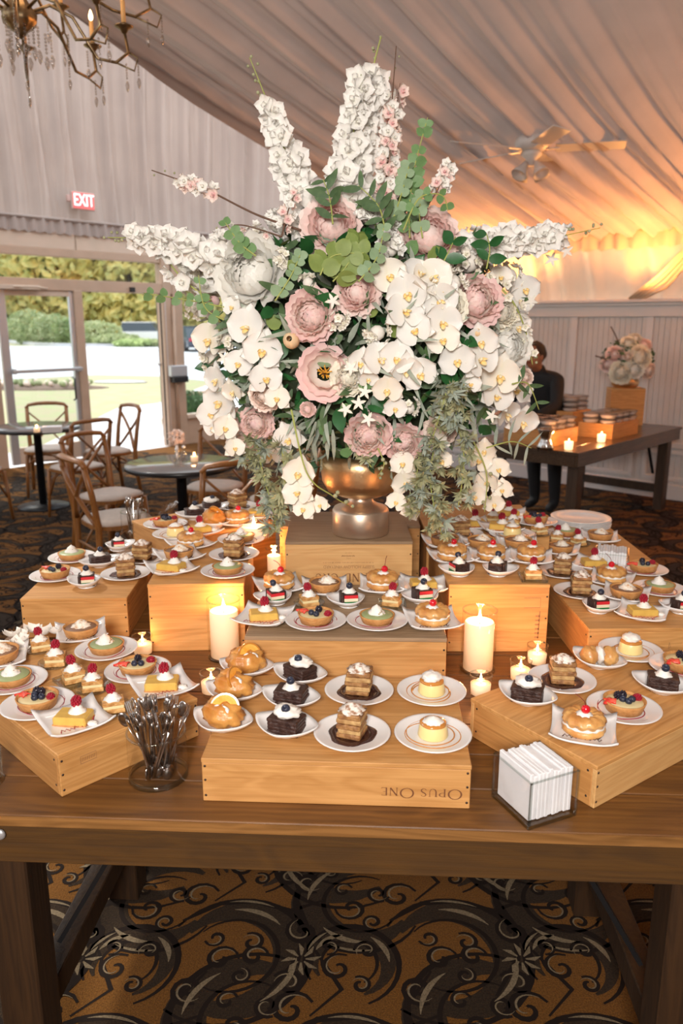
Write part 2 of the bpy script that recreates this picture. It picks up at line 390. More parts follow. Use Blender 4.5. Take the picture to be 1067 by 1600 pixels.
M['core'] = mat('core', (.02,.035,.015), .9)
M['brass'] = mat('brass', (.36,.27,.15), .35, .9, c2=(.20,.14,.08), nscale=30)
M['crystal'] = glassmat('crystal', (.80,.76,.72), 3.0, .04)
M['candlesleeve'] = mat('candlesleeve', (.75,.45,.18), .6)
M['bulb'] = mat('bulb', (1,.7,.4), .5, emis=(1,.60,.28), estr=9)
M['fanwhite'] = mat('fanwhite', (.66,.62,.60), .4); M['frost'] = mat('frost', (.72,.68,.66), .4, transl=.3)
M['suit'] = mat('suit', (.008,.008,.010), .8); M['skin'] = mat('skin', (.32,.15,.085), .55, sss=.05); M['hair'] = mat('hair', (.015,.010,.008), .6)
M['carwhite'] = mat('carwhite', (.78,.80,.83), .25, coat=.5); M['cardark'] = mat('cardark', (.03,.045,.075), .25, coat=.5)
M['carglass'] = mat('carglass', (.05,.07,.09), .1); M['tyre'] = mat('tyre', (.02,.02,.02), .8); M['plateyellow'] = mat('plateyellow', (.85,.50,.12), .5)
M['taillamp'] = mat('taillamp', (.6,.03,.06), .3)
M['exitface'] = mat('exitface', (.55,.15,.14), .5, emis=(1,.12,.14), estr=.55); M['exitletter'] = mat('exitletter', (1,.8,.8), .5, emis=(1,.62,.62), estr=2.2)
M['exithouse'] = mat('exithouse', (.62,.42,.38), .5)

# ------------------------------------------------------------------ the room
u2 = Vector((.679, .734, 0)); v2 = Vector((-.734, .679, 0))
P0 = Vector((-4.028, 9.068, 0)); Q0 = Vector((2.612, 8.018, 0))
LA = math.atan2(.734, .679); RA = math.atan2(-.679, .734)
def lw(px, py):                              # wall with the doors: distance along it and height
    p = onplane(px, py, P0, v2); d = p-P0; return d.dot(u2), p.z
def rw(px, py):                              # panelled wall
    p = onplane(px, py, Q0, u2); d = p-Q0; return -d.dot(v2), p.z
def roof_h(p): return 2.54 - .27*(Vector((p[0],p[1],0))-Q0).dot(u2)
def lstruct(name, mb, m, parent=None): return mb.build(name, m, parent, P0 if parent is None else (0,0,0), (0,0,LA) if parent is None else (0,0,0), kind=None if parent else 'structure')
def rstruct(name, mb, m, parent=None): return mb.build(name, m, parent, Q0 if parent is None else (0,0,0), (0,0,RA) if parent is None else (0,0,0), kind=None if parent else 'structure')

# floor: an interior slab that ends at the door wall
def lwp(w, y): p = P0+u2*w+v2*y; return (p.x, p.y)
fl = MB(); fl.prism([lwp(-9,-.02), lwp(-9,-14), lwp(16,-14), lwp(16,-.02)], -.06, 0)
floor = fl.build('floor', M['carpet'], kind='structure')

# woven scroll pattern of the carpet: ribbons laid a hair above the pile
def ribbon(mb, pts, ws, z, mi):
    k = len(pts); vs = []; fs = []
    for i in range(k):
        a = Vector(pts[max(i-1,0)]); b = Vector(pts[min(i+1,k-1)]); t = (b-a).normalized(); n = Vector((-t.y, t.x))
        p = Vector(pts[i]); w = ws[i]/2
        vs += [(*(p+n*w), z), (*(p-n*w), z)]
    for i in range(k-1): fs.append((2*i, 2*i+1, 2*i+3, 2*i+2))
    mb.add(vs, fs, mi, False)
def arc(cx, cy, r0, r1, a0, a1, n, sq=1.0):
    return [(cx+(r0+(r1-r0)*i/n)*math.cos(R(a0+(a1-a0)*i/n)), cy+sq*(r0+(r1-r0)*i/n)*math.sin(R(a0+(a1-a0)*i/n))) for i in range(n+1)]
def taper(n, w, e=.25): return [w*(e+(1-e)*math.sin(PI*min(1, max(0, i/n)))) for i in range(n+1)]
def carpet_tile(mb, ox, oy, flip, lod):
    sx = -1 if flip else 1
    def T(pts): return [(ox+sx*x, oy+y) for x, y in pts]
    n = 16 if lod else 10
    cs = [(.0, .0, .165, 0), (.36, .19, .15, 180), (.02, .37, .10, 60)]
    for k, (cx, cy, r, a) in enumerate(cs):
        q = n+8
        ribbon(mb, T(arc(cx, cy, r*1.12, r*.92, a-130, a+150, q)), taper(q, .115 if k < 2 else .06, .12), .0006+k*.00012, 0)
        ribbon(mb, T(arc(cx, cy, r*1.42, r*1.18, a-130, a+150, q)), taper(q, .020, .3), .0011, 1)
        ribbon(mb, T(arc(cx, cy, r*.78, r*.74, a-120, a+140, q)), taper(q, .014, .3), .0011, 1)
        if lod:
            ribbon(mb, T(arc(cx, cy, r*1.10, r*1.08, a-60, a-5, 8)), taper(8, .016, .1), .0014, 2)
            ribbon(mb, T(arc(cx, cy, r*.98, r*1.0, a+40, a+95, 8)), taper(8, .017, .1), .0014, 2)
            ribbon(mb, T(arc(cx, cy, r*1.22, r*1.2, a+60, a+100, 7)), taper(7, .009, .1), .0014, 2)
        # small curls inside and outside
        for (dx, dy, rr, aa, tt) in ((-.03,-.02,.05,0,420),(.05,.04,.036,120,-380),(-.055,.055,.03,200,360),(.03,-.075,.028,60,-400)):
            ribbon(mb, T(arc(cx+dx, cy+dy, rr, .008, a+aa, a+aa+tt, n)), taper(n, .013, .5), .0012+k*.0001, 1)
            if lod: ribbon(mb, T(arc(cx+dx, cy+dy, rr*.86, .01, a+aa+30, a+aa+tt*.6, n)), taper(n, .0045, .2), .0016, 2)
    for (dx, dy, rr, aa, tt) in ((.19,.08,.055,90,500),(.20,.28,.05,-60,-460),(-.13,.22,.06,20,430),(.16,-.10,.045,150,-420),(.36,.39,.04,0,420)):
        ribbon(mb, T(arc(dx, dy, rr, .007, aa, aa+tt, n)), taper(n, .015, .5), .0013, 1)
        if lod: ribbon(mb, T(arc(dx, dy, rr*.85, .01, aa+20, aa+tt*.55, n)), taper(n, .006, .2), .0017, 2)
    for pts, w in (([(-.16,.12),(-.06,.19),(.04,.20),(.15,.16),(.24,.20)], .018), ([(.10,-.14),(.18,-.02),(.20,.10),(.16,.22),(.24,.34)], .016), ([(-.1,.46),(.0,.28),(-.08,.2)], .014)):
        ribbon(mb, T(pts), [w*.5]+[w]*(len(pts)-2)+[w*.4], .0010, 1)
    if lod:   # star flower
        for k in range(8):
            a = k*PI/4; ribbon(mb, T([(.19+.012*math.cos(a), -.02+.012*math.sin(a)), (.19+.035*math.cos(a), -.02+.035*math.sin(a)), (.19+.055*math.cos(a+.15), -.02+.055*math.sin(a+.15))]), [.004,.013,.002], .0018, 2)
cp = MB()
for i in range(-14, 14):
    for j in range(1, 30):
        x = i*.60+(.30 if j % 2 else 0); y = j*.40-.2
        if (Vector((x, y, 0))-P0).dot(v2) > -.45: continue
        if x > 2.3+y*.5 or x < -2.0-y*.56: continue
        carpet_tile(cp, x, y, (i*3+j) % 3 == 0, y < 4.2)
cp.build('carpet_pattern', [M['carpetbrown'], M['carpetdark'], M['carpettan']], floor, kind='stuff')

# ceiling: swagged fabric, folds running up the slope
def fold(b, amp=1.0, sh=0):
    return amp*(.030*math.sin(b*21+1.3*math.sin(b*3.1+sh))+.018*math.sin(b*43+2*math.sin(b*5+1.7))+.010*math.sin(b*87+3*math.sin(b*2.3)))
w700 = rw(700, 390)[0]
ce = MB(); NB = 620; NA = 46; LEN = 15.0; BW = 12.5
def ceilpt(i, j):
    a = i/NA; b = j/NB
    s = LEN*(a**1.15); x = w700+b*BW
    xf = x+.10*math.sin(s*.55+x*.8)*min(1, s/2)
    q = Q0-v2*x-u2*s
    h = 2.54+.27*s + fold(xf, .9+.5*math.sin(s*.9+x)) - .05 - .10*abs(math.sin((s)*PI/5.0))*0
    h -= .05*math.sin(PI*min(1, s/4.2))**1 * (1 if s < 4.2 else 0)   # first swag sags
    return (q.x, q.y, h)
ce.grid(lambda a, b: ceilpt(a*NA, b*NB), NA, NB)
# far edge of the swag turns up to the next bay
ce.grid(lambda a, b: tuple(Vector(ceilpt(a*NA, 0))+Vector((-.10*b, .15*b, .5*b))), NA, 4)
ce.build('ceiling', M['ceil'], kind='structure')

# ------ wall with the doors (left)
WX1 = 9.0
lg = MB()
def gablept(a, b):
    w = -5+a*(WX1+5); z = 2.74+b*3.9
    return (w, .02+1.5*fold(w*1.0+.05*math.sin(z*1.5+w), 1.0)*(.5+.5*min(1, (z-2.6)/.8)), z)
lg.grid(lambda a, b: gablept(a, b), 560, 10)
lstruct('wall_left', lg, M['drape'])
rf = MB()   # gathered ruffle under the gable drape
rf.grid(lambda a, b: (-5+a*(WX1+5), -.05+.018*math.sin((-5+a*14)*55)+.012*math.sin((-5+a*14)*23), 2.86-.16*b+.008*math.sin((-5+a*14)*50)*b), 700, 3)
rf.tube([(-5,-.06,2.86),(WX1,-.06,2.86)], .018, 6)
lstruct('trim_1', rf, M['drape'])
hd = MB()   # header panels
xs = [-5, -1.75, lw(117,385)[0], lw(252,385)[0]+.0, 4.2, 6.0, WX1]
hb = MB(); hb.box(-5, WX1, .0, .09, 2.46, 2.74); header = lstruct('trim_2', hb, M['header'])
for a, b in zip(xs, xs[1:]):
    p = MB(); p.box(a+.008, b-.008, -.02, .0, 2.53, 2.72, bev=.004); p.build('panel', M['header'], header)
fr = MB()   # frames
W_l0 = lw(-6,470)[0]; W_l1 = lw(7,470)[0]; W_m0 = lw(113,470)[0]; W_m1 = lw(126,470)[0]
W_o1 = lw(241,462)[0]; W_p0 = lw(251,470)[0]; W_p1 = lw(281,470)[0]
fr.box(-5, W_p1, -.03, .08, 2.44, 2.53, bev=.005)                # over the transom
fr.box(-5, W_p1, -.04, .10, 2.05, 2.185, bev=.005)               # door head
wf = lstruct('wall_left_frame', fr, M['tanpaint'])
wf.name = 'trim_3'
for a, b, n in ((W_m0, W_m1, 'post'), (W_p0, W_p0+(W_p1-W_p0)*.42, 'post'), (W_p0+(W_p1-W_p0)*.52, W_p1, 'post'), (W_l0-.35, W_l0-.06, 'post')):
    p = MB(); p.box(a, b, -.05, .10, 0, 2.6 if a > 2 else 2.06, bev=.006); p.build(n, M['tanpaint'], wf)
p = MB(); p.tube([((W_p0+W_p1)/2-.01, -.07, .0), ((W_p0+W_p1)/2-.01, -.07, 1.9)], .022, 8); p.build('conduit', M['tanpaint'], wf)
p = MB(); zb = lw(270, 590)[1]; p.box(W_p0+.02, W_p1-.02, -.14, -.05, zb+.02, zb+.17, bev=.01); p.box(W_p0+.05, W_p1-.02, -.15, -.06, zb-.06, zb+.02, 1, bev=.006)
p.build('card_reader', [M['alum'], M['dark']], wf)
p = MB(); p.box(lw(200,458)[0], lw(207,458)[0], -.07, -.04, 2.06, 2.12); p.build('sensor', M['dark'], wf)
# transom panes
tp = MB(); tp.box(-5, W_p0, .02, .028, 2.185, 2.44); lstruct('window_1', tp, M['doorglass'])
# closed leaf
d1 = ob('door_1', None, None, P0, (0,0,LA), kind='structure')
for nm, a, b, z0, z1 in (('stile', W_l0, W_l1, .02, 2.05), ('stile', W_m0-.05, W_m0, .02, 2.05), ('rail', W_l1, W_m0-.05, 1.985, 2.05), ('rail', W_l1, W_m0-.05, .02, .22)):
    p = MB(); p.box(a, b, -.02, .03, z0, z1, bev=.003); p.build(nm, M['alum'] if nm == 'stile' else M['header'], d1)
p = MB(); p.box(W_l1, W_m0-.05, .0, .008, .22, 1.985); p.build('pane', M['doorglass'], d1)
p = MB(); zpb = lw(75,578)[1]; p.box(W_l1-.02, W_m0+.02, -.10, -.06, zpb-.02, zpb+.02, bev=.006); p.box(W_l1, W_l1+.03, -.07, 0, zpb-.03, zpb+.03); p.box(W_m0-.02, W_m0+.01, -.07, 0, zpb-.03, zpb+.03); p.build('push_bar', M['alum'], d1)
p = MB(); p.tube([(W_m0-.09,-.02,zpb-.10),(W_m0-.09,-.07,zpb-.12),(W_m0-.09,-.07,zpb-.36),(W_m0-.09,-.02,zpb-.38)], .012, 8); p.build('handle', M['blackmetal'], d1)
p = MB(); p.box(W_l0, W_l0+.5, -.10, -.04, 2.05, 2.10, bev=.004); p.tube([(W_l0+.1,-.06,2.08),(W_l0+.4,-.2,2.08),(W_l0+.6,-.05,2.07)], .012, 6); p.build('door_closer', M['header'], d1)
# open leaf, swung outwards, seen almost edge-on
hx = W_o1+.10
sight = (P0+u2*hx); dirv = Vector((sight.x, sight.y, 0)).normalized()
d2 = ob('door_2', None, None, (sight.x, sight.y, 0), (0, 0, math.atan2(dirv.y, dirv.x)+R(3.0)), kind='structure')
for nm, a, b, z0, z1 in (('stile', 0, .06, .02, 2.05), ('stile', .88, .95, .02, 2.05), ('rail', .06, .88, 1.98, 2.05), ('rail', .06, .88, .02, .22)):
    p = MB(); p.box(a, b, -.022, .022, z0, z1, bev=.003); p.build(nm, M['dark'], d2)
p = MB(); p.box(.06, .88, -.004, .004, .22, 1.98); p.build('pane', M['doorglass'], d2)
p = MB(); p.box(.05, .90, .045, .08, zpb-.02, zpb+.02, bev=.005); p.build('push_bar', M['alum'], d2)
p = MB(); p.box(-.03, .0, -.055, -.025, .05, 2.0); p.build('edge_strip', M['alum'], d2)
# window right of the pillar
w3 = ob('window_2', None, None, P0, (0,0,LA), kind='structure')
xw1 = W_p1+1.15
p = MB(); p.box(W_p1, xw1, .0, .008, .42, 2.46); p.build('pane', M['doorglass'], w3)
p = MB(); p.box(W_p1, xw1, -.06, .08, .36, .42, bev=.006); p.build('window_sill', M['header'], w3)
p = MB(); p.box(W_p1, xw1, -.02, .06, 0, .36); p.build('lower_panel', M['tanpaint'], w3)
p = MB(); p.box(xw1, xw1+.14, -.06, .10, 0, 2.5, bev=.006); p.build('post', M['dk'], w3)
p = MB(); p.box(xw1+.14, WX1, 0, .08, 0, 2.5); lstruct('wall_back', p, M['header'])
p = MB(); p.box(-5, W_l0-.35, 0, .06, 0, .9); p.box(-5, W_l0-.35, 0, .06, 2.0, 2.1); p.box(-3.2, -3.08, -.02, .08, .9, 2.0); lstruct('wall_left_low', p, M['tanpaint']).name = 'wall_left_lower'
p = MB(); p.box(-5, W_l0-.35, .02, .028, .9, 2.0); lstruct('window_3', p, M['doorglass'])
# EXIT sign
def textmesh(txt, size, mati, ext=.002):
    c = bpy.data.curves.new('t', 'FONT'); c.body = txt; c.size = size; c.extrude = ext; c.align_x = 'CENTER'; c.align_y = 'CENTER'
    o = bpy.data.objects.new('t', c); COL.objects.link(o)
    bpy.context.view_layer.update()
    me = bpy.data.meshes.new_from_object(o.evaluated_get(bpy.context.evaluated_depsgraph_get()))
    bpy.data.objects.remove(o); me.materials.clear(); me.materials.append(mati); return me
we, ze = lw(121, 316)
ex = thing('exit_sign', 'glowing red EXIT sign on the pleated drape above the glass doors', 'sign', P0+u2*we-v2*.16+Vector((0,0,ze)), LA)
p = MB(); p.box(-.15, .15, .02, .05, -.10, .10, bev=.006); p.box(-.19,-.13,.04,.09,-.02,.06, bev=.01); p.build('housing', M['exithouse'], ex)
p = MB(); p.box(-.135, .135, .012, .02, -.088, .088); p.build('lit_face', M['exitface'], ex)
em = ob('lettering', textmesh('EXIT', .155, M['exitletter'], .003), ex, (0, .008, 0), (PI/2, 0, 0)); em.scale = (.85, 1.25, 1)
p = MB(); p.box(-.05,.05,.05,.22,-.03,.03); p.build('bracket', M['exithouse'], ex)

# ------ panelled wall (right)
XR0 = w700; XR1 = 7.5
wz = rw(1067, 466)[1]; wz0 = wz-.165
rwl = MB()
nb = int((XR1-XR0)/.055)
prof = []
for k in range(nb):
    x = XR0+k*.055; prof += [(x, 0), (x+.046, 0), (x+.050, .006), (x+.055, 0)]
vs = [(x, y, z) for x, y in prof for z in (0, wz0+.05)]
rwl.add(vs, [(2*i, 2*i+2, 2*i+3, 2*i+1) for i in range(len(prof)-1)], 0, False)
rwl.box(XR0, XR1, .01, .12, 0, wz0+.1)
wallr = rstruct('wall_right', rwl, M['whitewall'])
p = MB(); p.box(XR0-.04, XR1, -.075, .14, wz-.035, wz, bev=.008); p.box(XR0-.03, XR1, -.05, .12, wz-.06, wz-.035); p.box(XR0-.02, XR1, -.025, .12, wz0, wz-.06, bev=.004)
p.build('cap_rail', M['trim'], wallr)
x1 = rw(892, 600)[0]; x2 = rw(1008, 600)[0]; dxx = x2-x1
k = -3
while x1+k*dxx < XR1:
    x = x1+k*dxx
    if x > XR0: p = MB(); p.box(x-.035, x+.035, -.018, 0, .52, wz0, bev=.003); p.build('batten', M['trim'], wallr)
    x += 0; k += 1
bb = MB(); bb.box(XR0, XR1, -.03, 0, 0, .15, bev=.006); bb.box(XR0, XR1, -.02, 0, .50, .56, bev=.006); bsb = rstruct('baseboard_right', bb, M['trim'])
k = -3
while x1+k*dxx < XR1-.7:
    x = x1+k*dxx
    if x > XR0:
        for (a, b, c, d) in ((x+.05, x+dxx-.05, .44, .49), (x+.05, x+dxx-.05, .18, .22), (x+.05, x+.09, .22, .44), (x+dxx-.09, x+dxx-.05, .22, .44)):
            p = MB(); p.box(a, b, -.016, 0, c, d, bev=.003); p.build('moulding', M['trim'], bsb)
    k += 1
gd = MB()   # drape panel between cap rail and roof
gd.grid(lambda a, b: (XR0+a*(XR1-XR0), .03+.9*fold((XR0+a*(XR1-XR0))*.8+.15*b, 1)+.03, wz-.02+b*(2.62-wz)), 420, 5)
rstruct('wall_right_drape', gd, M['golddrape']).name = 'wall_right_upper'
vl = MB()   # ruffled valance
vl.grid(lambda a, b: (XR0+a*(XR1-XR0), -.04+.020*math.sin((XR0+a*(XR1-XR0))*38+math.sin(a*90))*(.4+b), 2.56-.19*b+.012*math.sin((XR0+a*(XR1-XR0))*38)*b), 420, 3)
vl.tube([(XR0,-.03,2.53),(XR1,-.03,2.53)], .02, 6)
rstruct('trim_4', vl, M['golddrape'])
# tied-back panel that leaves a bright triangle
sw = MB(); xa = rw(985, 468)[0]; xb = rw(1085, 395)[0]
for k in range(5):
    o_ = .035*k
    sw.tube([(xa+o_, -.05, wz), (xa+(xb-xa)*.5+o_*.6, -.09, wz+.20+.03*math.sin(k)-.02*k), (xb+o_*.3+.1, -.07, 2.5-.02*k), (xb+.5, -.05, 2.56)], [.016,.022,.022,.015], 8, flat=.7)
rstruct('trim_5', sw, M['golddrape'])
# return wall beyond the flowers
p = MB(); p.box(-.06, .06, 0, 5.5, 0, 2.6); q_ = Q0-v2*XR0
p.build('wall_far', M['whitewall'], None, q_, (0,0,RA), kind='structure')
p = MB(); p.box(-9, 16, -14.1, -14, 0, 4.4); lstruct('wall_near_blocker', p, M['header'])  # unseen wall added behind the camera to hold back ambient light
p = MB(); p.box(-9.1, -9, -14, 0, 0, 4.4); lstruct('wall_side_blocker', p, M['header'])  # unseen side wall, added to limit sky light; open above
# ------------------------------------------------------------------ outdoors
def ground(name, pts, z, m, h=.05):
    mb = MB(); mb.prism(pts, z-h, z); o = mb.build(name, m, kind='structure'); return o
G0 = -.03
ground('trim_6', [lwp(-60,.1), lwp(90,.1), lwp(110,120), lwp(-80,120)], G0, M['grass']).name = 'lawn'
def gp(px, py): p = at(px, py, G0); return (p.x, p.y)
ground('walkway', [lwp(-2.4,.05), lwp(7.5,.05), gp(620,610), gp(330,600), gp(246,631), gp(185,638), gp(150,655), gp(125,668), gp(60,700)], G0+.012, M['concrete'])
ground('road', [gp(-260,600), gp(40,592), gp(150,586), gp(250,588), gp(420,606), gp(700,606), gp(900,541), gp(300,541), gp(120,541), gp(20,541), gp(-20,534), gp(-300,533)], G0+.010, M['asphalt'])
ground('parking_lot', [gp(262,540), gp(262,524), gp(700,524), gp(700,540)], G0+.014, M['asphalt'])
cb = MB(); cpts = [at(x, y, G0) for x, y in ((-60,528),(-10,531),(18,536),(60,540),(120,541.5),(180,541.5),(245,541))]
for a, b in zip(cpts, cpts[1:]): cb.bar(a+Vector((0,0,.1)), b+Vector((0,0,.1)), .5, .2)
cb.build('curb', M['concrete'], kind='structure')
def leafcloud(mb, c, r, n, s, mi=0, squash=1, seed=0):
    rnd = random.Random(seed)
    for _ in range(n):
        while True:
            d = Vector((rnd.uniform(-1,1), rnd.uniform(-1,1), rnd.uniform(-1,1)))
            if d.length < 1: break
        d = d.normalized()*(d.length**.45)
        p = Vector((c[0]+d.x*r[0], c[1]+d.y*r[1], c[2]+d.z*r[2]))
        a = Vector((rnd.uniform(-1,1), rnd.uniform(-1,1), rnd.uniform(-1,1))).normalized()
        b = a.orthogonal().normalized(); q = s*rnd.uniform(.6,1.3)
        mb.add([p-a*q*.5, p-b*q*.28, p+a*q*.5, p+b*q*.28], [(0,1,2,3)], mi, False)
def tree(px, py, hh, rr, m, label, k):
    b = at(px, py, G0); t = thing('tree', label, 'tree', b, 0, 'trees beyond the road')
    tk = MB(); tk.tube([(0,0,0),(.1,.1,hh*.3),(-.1,0,hh*.6)], [.28,.2,.1], 8)
    for q in range(5):
        a = q*1.3+k; tk.tube([(0,.05,hh*(.25+.05*q)), (math.cos(a)*rr*.6, math.sin(a)*rr*.6, hh*(.5+.08*q))], [.09,.03], 6)
    tk.build('trunk', M['bark'], t)
    f = MB(); leafcloud(f, (0,0,hh*.52), (rr, rr*.7, hh*.52), 3800, 1.15, seed=k); f.build('foliage', m, t, kind='stuff')
for k, (px, py, hh, rr, m, lab) in enumerate((
    (-50,531,15,7,'leafout','green tree beyond the road at the left edge of the doors'),
    (40,530,16,7,'leafout','tall green tree beyond the road behind the closed door leaf'),
    (98,531,15,6.5,'leafyellow','yellowing tree beyond the road above the door mullion'),
    (155,529,17,7.5,'leafout','broad green tree beyond the road above the open doorway'),
    (208,531,15,6.5,'leafyellow','golden autumn tree beyond the road above the white car'),
    (262,529,16,7,'leafout','green tree beyond the road hidden partly by the pillar'),
    (305,530,15,6.5,'leafyellow','pale yellow tree beyond the car park right of the pillar'),
    (360,529,16,7,'leafout','green tree beyond the car park behind the flowers'))):
    tree(px, py, hh, rr, M[m], lab, k)
def shrub(px, py, r, hh, m, label, k):
    b = at(px, py, G0); t = thing('ornamental_shrub', label, 'shrub', b, 0, 'shrubs along the curb')
    f = MB(); leafcloud(f, (0,0,hh*.5), (r, r*.6, hh*.55), 900, .32, seed=50+k); f.build('foliage', m, t, kind='stuff')
    f = MB(); f.tube([(0,0,0),(.05,0,hh*.6)], [.08,.03], 6); f.build('stem', M['bark'], t)
for k, (px, py, r, hh, m, lab) in enumerate(((18,533,1.6,1.9,'leafout','green shrub on the bank left of the feathery grass'),(50,538,1.9,2.5,'leafgrass','tall feathery grass clump seen through the closed door leaf'),
    (85,539,1.8,2.2,'leafgrass','pale grass clump beside the door mullion'),(108,539,1.4,1.9,'leafout','round shrub just left of the door mullion'),(150,539,2.2,1.7,'leafgrass','low wide grass clump in the open doorway'),
    (185,541,1.8,.8,'leafgrass','low grass clump left of the white car'),(215,542,1.7,.5,'leafout','low shrub in front of the white car'),(242,542,1.3,.45,'leafgrass','small grass clump beside the open door leaf'))):
    shrub(px, py, r, hh, M[m], lab, k)
fb = MB(); rnd = random.Random(4); mc = at(60, 606, G0)
fb.polar(lambda r, a: (1.9*r*math.cos(a), .9*r*math.sin(a), .10*(1-r*r)), 4, 20, 0)
for k in range(60): fb.ball((rnd.uniform(-1.4,1.4), rnd.uniform(-.6,.6), .14), .07, 6, 4, 1 if k % 3 else 2)
bed = fb.build('flower_bed', [M['mulch'], M['leafgrass'], M['petalpeach']], None, mc, label='mulched flower bed with orange blooms on the lawn outside the closed door', cat='flower bed')
fb = MB(); fb.ball((0,0,.02), (.8,.3,.05), 16, 6); fb.build('utility_cover', M['concrete'], None, at(188,598,G0), label='pale flat stone cover in the grass outside the doorway', cat='cover')
hg = thing('planter_hedge', 'clipped green hedge in a planter outside the right window', 'hedge', at(300, 664, G0), R(20))
f = MB(); leafcloud(f, (0,0,.32), (.42,.22,.26), 900, .07, seed=9); f.build('foliage', M['hedge'], hg, kind='stuff')
f = MB(); f.ball((-.03,0,.3), (.36,.17,.22), 14, 8, bump=.2, bs=4); f.build('branch_mass', M['hedge'], hg)
f = MB(); f.box(-.5,.5,-.25,.25,0,.12, bev=.01); f.build('planter', M['header'], hg)
bn = thing('wooden_bench', 'weathered wooden bench end behind the planter hedge', 'bench', at(318, 652, G0), R(25))
f = MB(); f.box(-.45,.45,-.2,.2,.42,.47, bev=.006); f.build('seat', M['greyx'], bn)
for sx in (-.4,.4):
    f = MB(); f.box(sx-.03,sx+.03,-.18,.18,0,.42); f.build('leg', M['greyx'], bn)
def car(px, py, ang, paint, label, suv, mirror=1):
    t = thing('car', label, 'car', at(px, py, G0), ang, 'cars in the car park')
    L_, Wd = 4.6, 1.8; hb = .95 if suv else .85; ht_ = 1.65 if suv else 1.42
    b = MB(); prof = [(-2.3,.35),(-2.3,hb-.15),(-2.15,hb),(-1.0 if suv else -.7,hb+.02)] + [(2.15,hb),(2.3,hb-.25),(2.3,.35),(1.9,.25),(-1.9,.25)]
    n = len(prof); vs = [(x, y, z) for y in (-Wd/2, -Wd/2+.12, Wd/2-.12, Wd/2) for x, z in [(q[0]*(1 if abs(y) < .85 else .97), q[1] if abs(y) < .85 else q[1]*.93+.02) for q in prof]]
    fs = [(r_*n+i, r_*n+(i+1) % n, (r_+1)*n+(i+1) % n, (r_+1)*n+i) for r_ in range(3) for i in range(n)]+[tuple(reversed(range(n))), tuple(3*n+i for i in range(n))]
    b.add(vs, fs, 0, False); b.build('body', paint, t)
    c = MB(); x0, x1, x2, x3 = (-1.0,-.5,1.9,2.15) if suv else (-1.0,-.35,1.0,1.75)
    def sec(y, k_): return [(x0,y,hb),(x1,y*k_,ht_),(x2,y*k_,ht_),(x3,y,hb)]
    c.add(sec(-.8,.85)+sec(.8,.85), [(0,1,2,3),(7,6,5,4),(0,4,5,1),(2,6,7,3)], 0, False); c.build('window_band', M['carglass'], t)
    c = MB(); c.box(x1-.03, x2+.03, -.7, .7, ht_-.02, ht_+.05, bev=.03); c.build('roof', paint, t)
    for sx in (-1.4, 1.4):
        for sy in (-.82, .82):
            c = MB(); c.tube([(sx, sy-.1, .34), (sx, sy+.1, .34)], .34, 14); c.build('wheel', M['tyre'], t)
    for sy in (-.7,.7):
        c = MB(); c.box(2.26,2.33,sy-.15,sy+.15,.62,.80); c.build('tail_lamp', M['taillamp'], t)
    c = MB(); c.box(2.30,2.34,-.26,.26,.42,.60); c.build('number_plate', M['plateyellow'], t)
car(232, 536, R(178), M['carwhite'], 'white car parked beyond the shrubs, seen past the open door leaf', True)
car(300, 548, R(-62), M['cardark'], 'dark blue car with yellow number plate right of the pillar', False)
car(318, 528, R(-75), M['carwhite'], 'white car parked behind the dark blue one', True)

# ------------------------------------------------------------------ dessert tables
T = .76; YAW = R(-2.9)
def farm_table(name, label, org, rz, x0, x1, depth, nplank, top, apr, legm, legs, group=None, scratches=False, plankm='tablewood', edgem='tableedge', axis='x'):
    t = thing(name, label, 'table', (org[0], org[1], 0), rz, group)
    pw = depth/nplank
    for k in range(nplank):
        p = MB(); p.box(x0, x1, k*pw+.0015, (k+1)*pw-.0015, top-.024, top, bev=.002)
        p.build('plank', M[edgem] if k == 0 and edgem == 'x' else M[plankm], t)
    for y0 in (.012, depth-.034):
        p = MB(); p.box(x0+.02, x1-.02, y0, y0+.022, top-.115, top-.026, bev=.002); p.build('apron_board', M[apr], t)
    for xx in (x0+.02, x1-.042):
        p = MB(); p.box(xx, xx+.022, .036, depth-.036, top-.115, top-.026); p.build('apron_board', M[apr], t)
    for lx in legs:
        for y0 in (.04, depth-.13):
            p = MB(); p.box(lx-.045, lx+.045, y0, y0+.09, 0, top-.03, bev=.004); p.build('leg', M[legm], t)
        p = MB(); p.box(lx-.03, lx+.03, .13, depth-.13, .16, .23, bev=.003); p.build('stretcher', M[legm], t)
        sg = 1 if lx < (x0+x1)/2 else -1
        for y0 in (.15, depth-.17):
            b = MB(); b.bar((lx+sg*.05, y0, top-.42), (lx+sg*.26, y0, top-.06), .024, .010); b.bar((lx+sg*.25, y0, top-.05), (lx+sg*.36, y0, top-.05), .03, .03); b.build('folding_brace', M['blackmetal'], t)
    return t
ft = farm_table('farm_table', 'brown plank farm table at the front carrying the nearest dessert boxes', (0, 1.299), YAW, -1.06, 1.08, .80, 6, T, 'apron', 'tableleg', (-.690, .690), 'farm tables pushed together')
for bx in (-.672, .672):
    p = MB(); p.tube([(bx, .014, .712), (bx, .004, .712)], .008, 10); p.ball((bx, .006, .712), (.012,.006,.012), 10, 6); p.build('bolt', M['alum'], ft)
p = MB(); p.box(-1.06, 1.08, -.0012, .0005, T-.023, T-.002); p.build('worn_edge', M['tableedge'], ft)
def tpt(x, y): c_, s_ = math.cos(YAW), math.sin(YAW); return (x*c_-y*s_, 1.299+x*s_+y*c_)
farm_table('farm_table', 'brown plank farm table behind the front one, under the tall boxes', tpt(0, .806), YAW, -1.06, 1.08, .80, 6, T, 'apron', 'tableleg', (-.690, .690), 'farm tables pushed together')
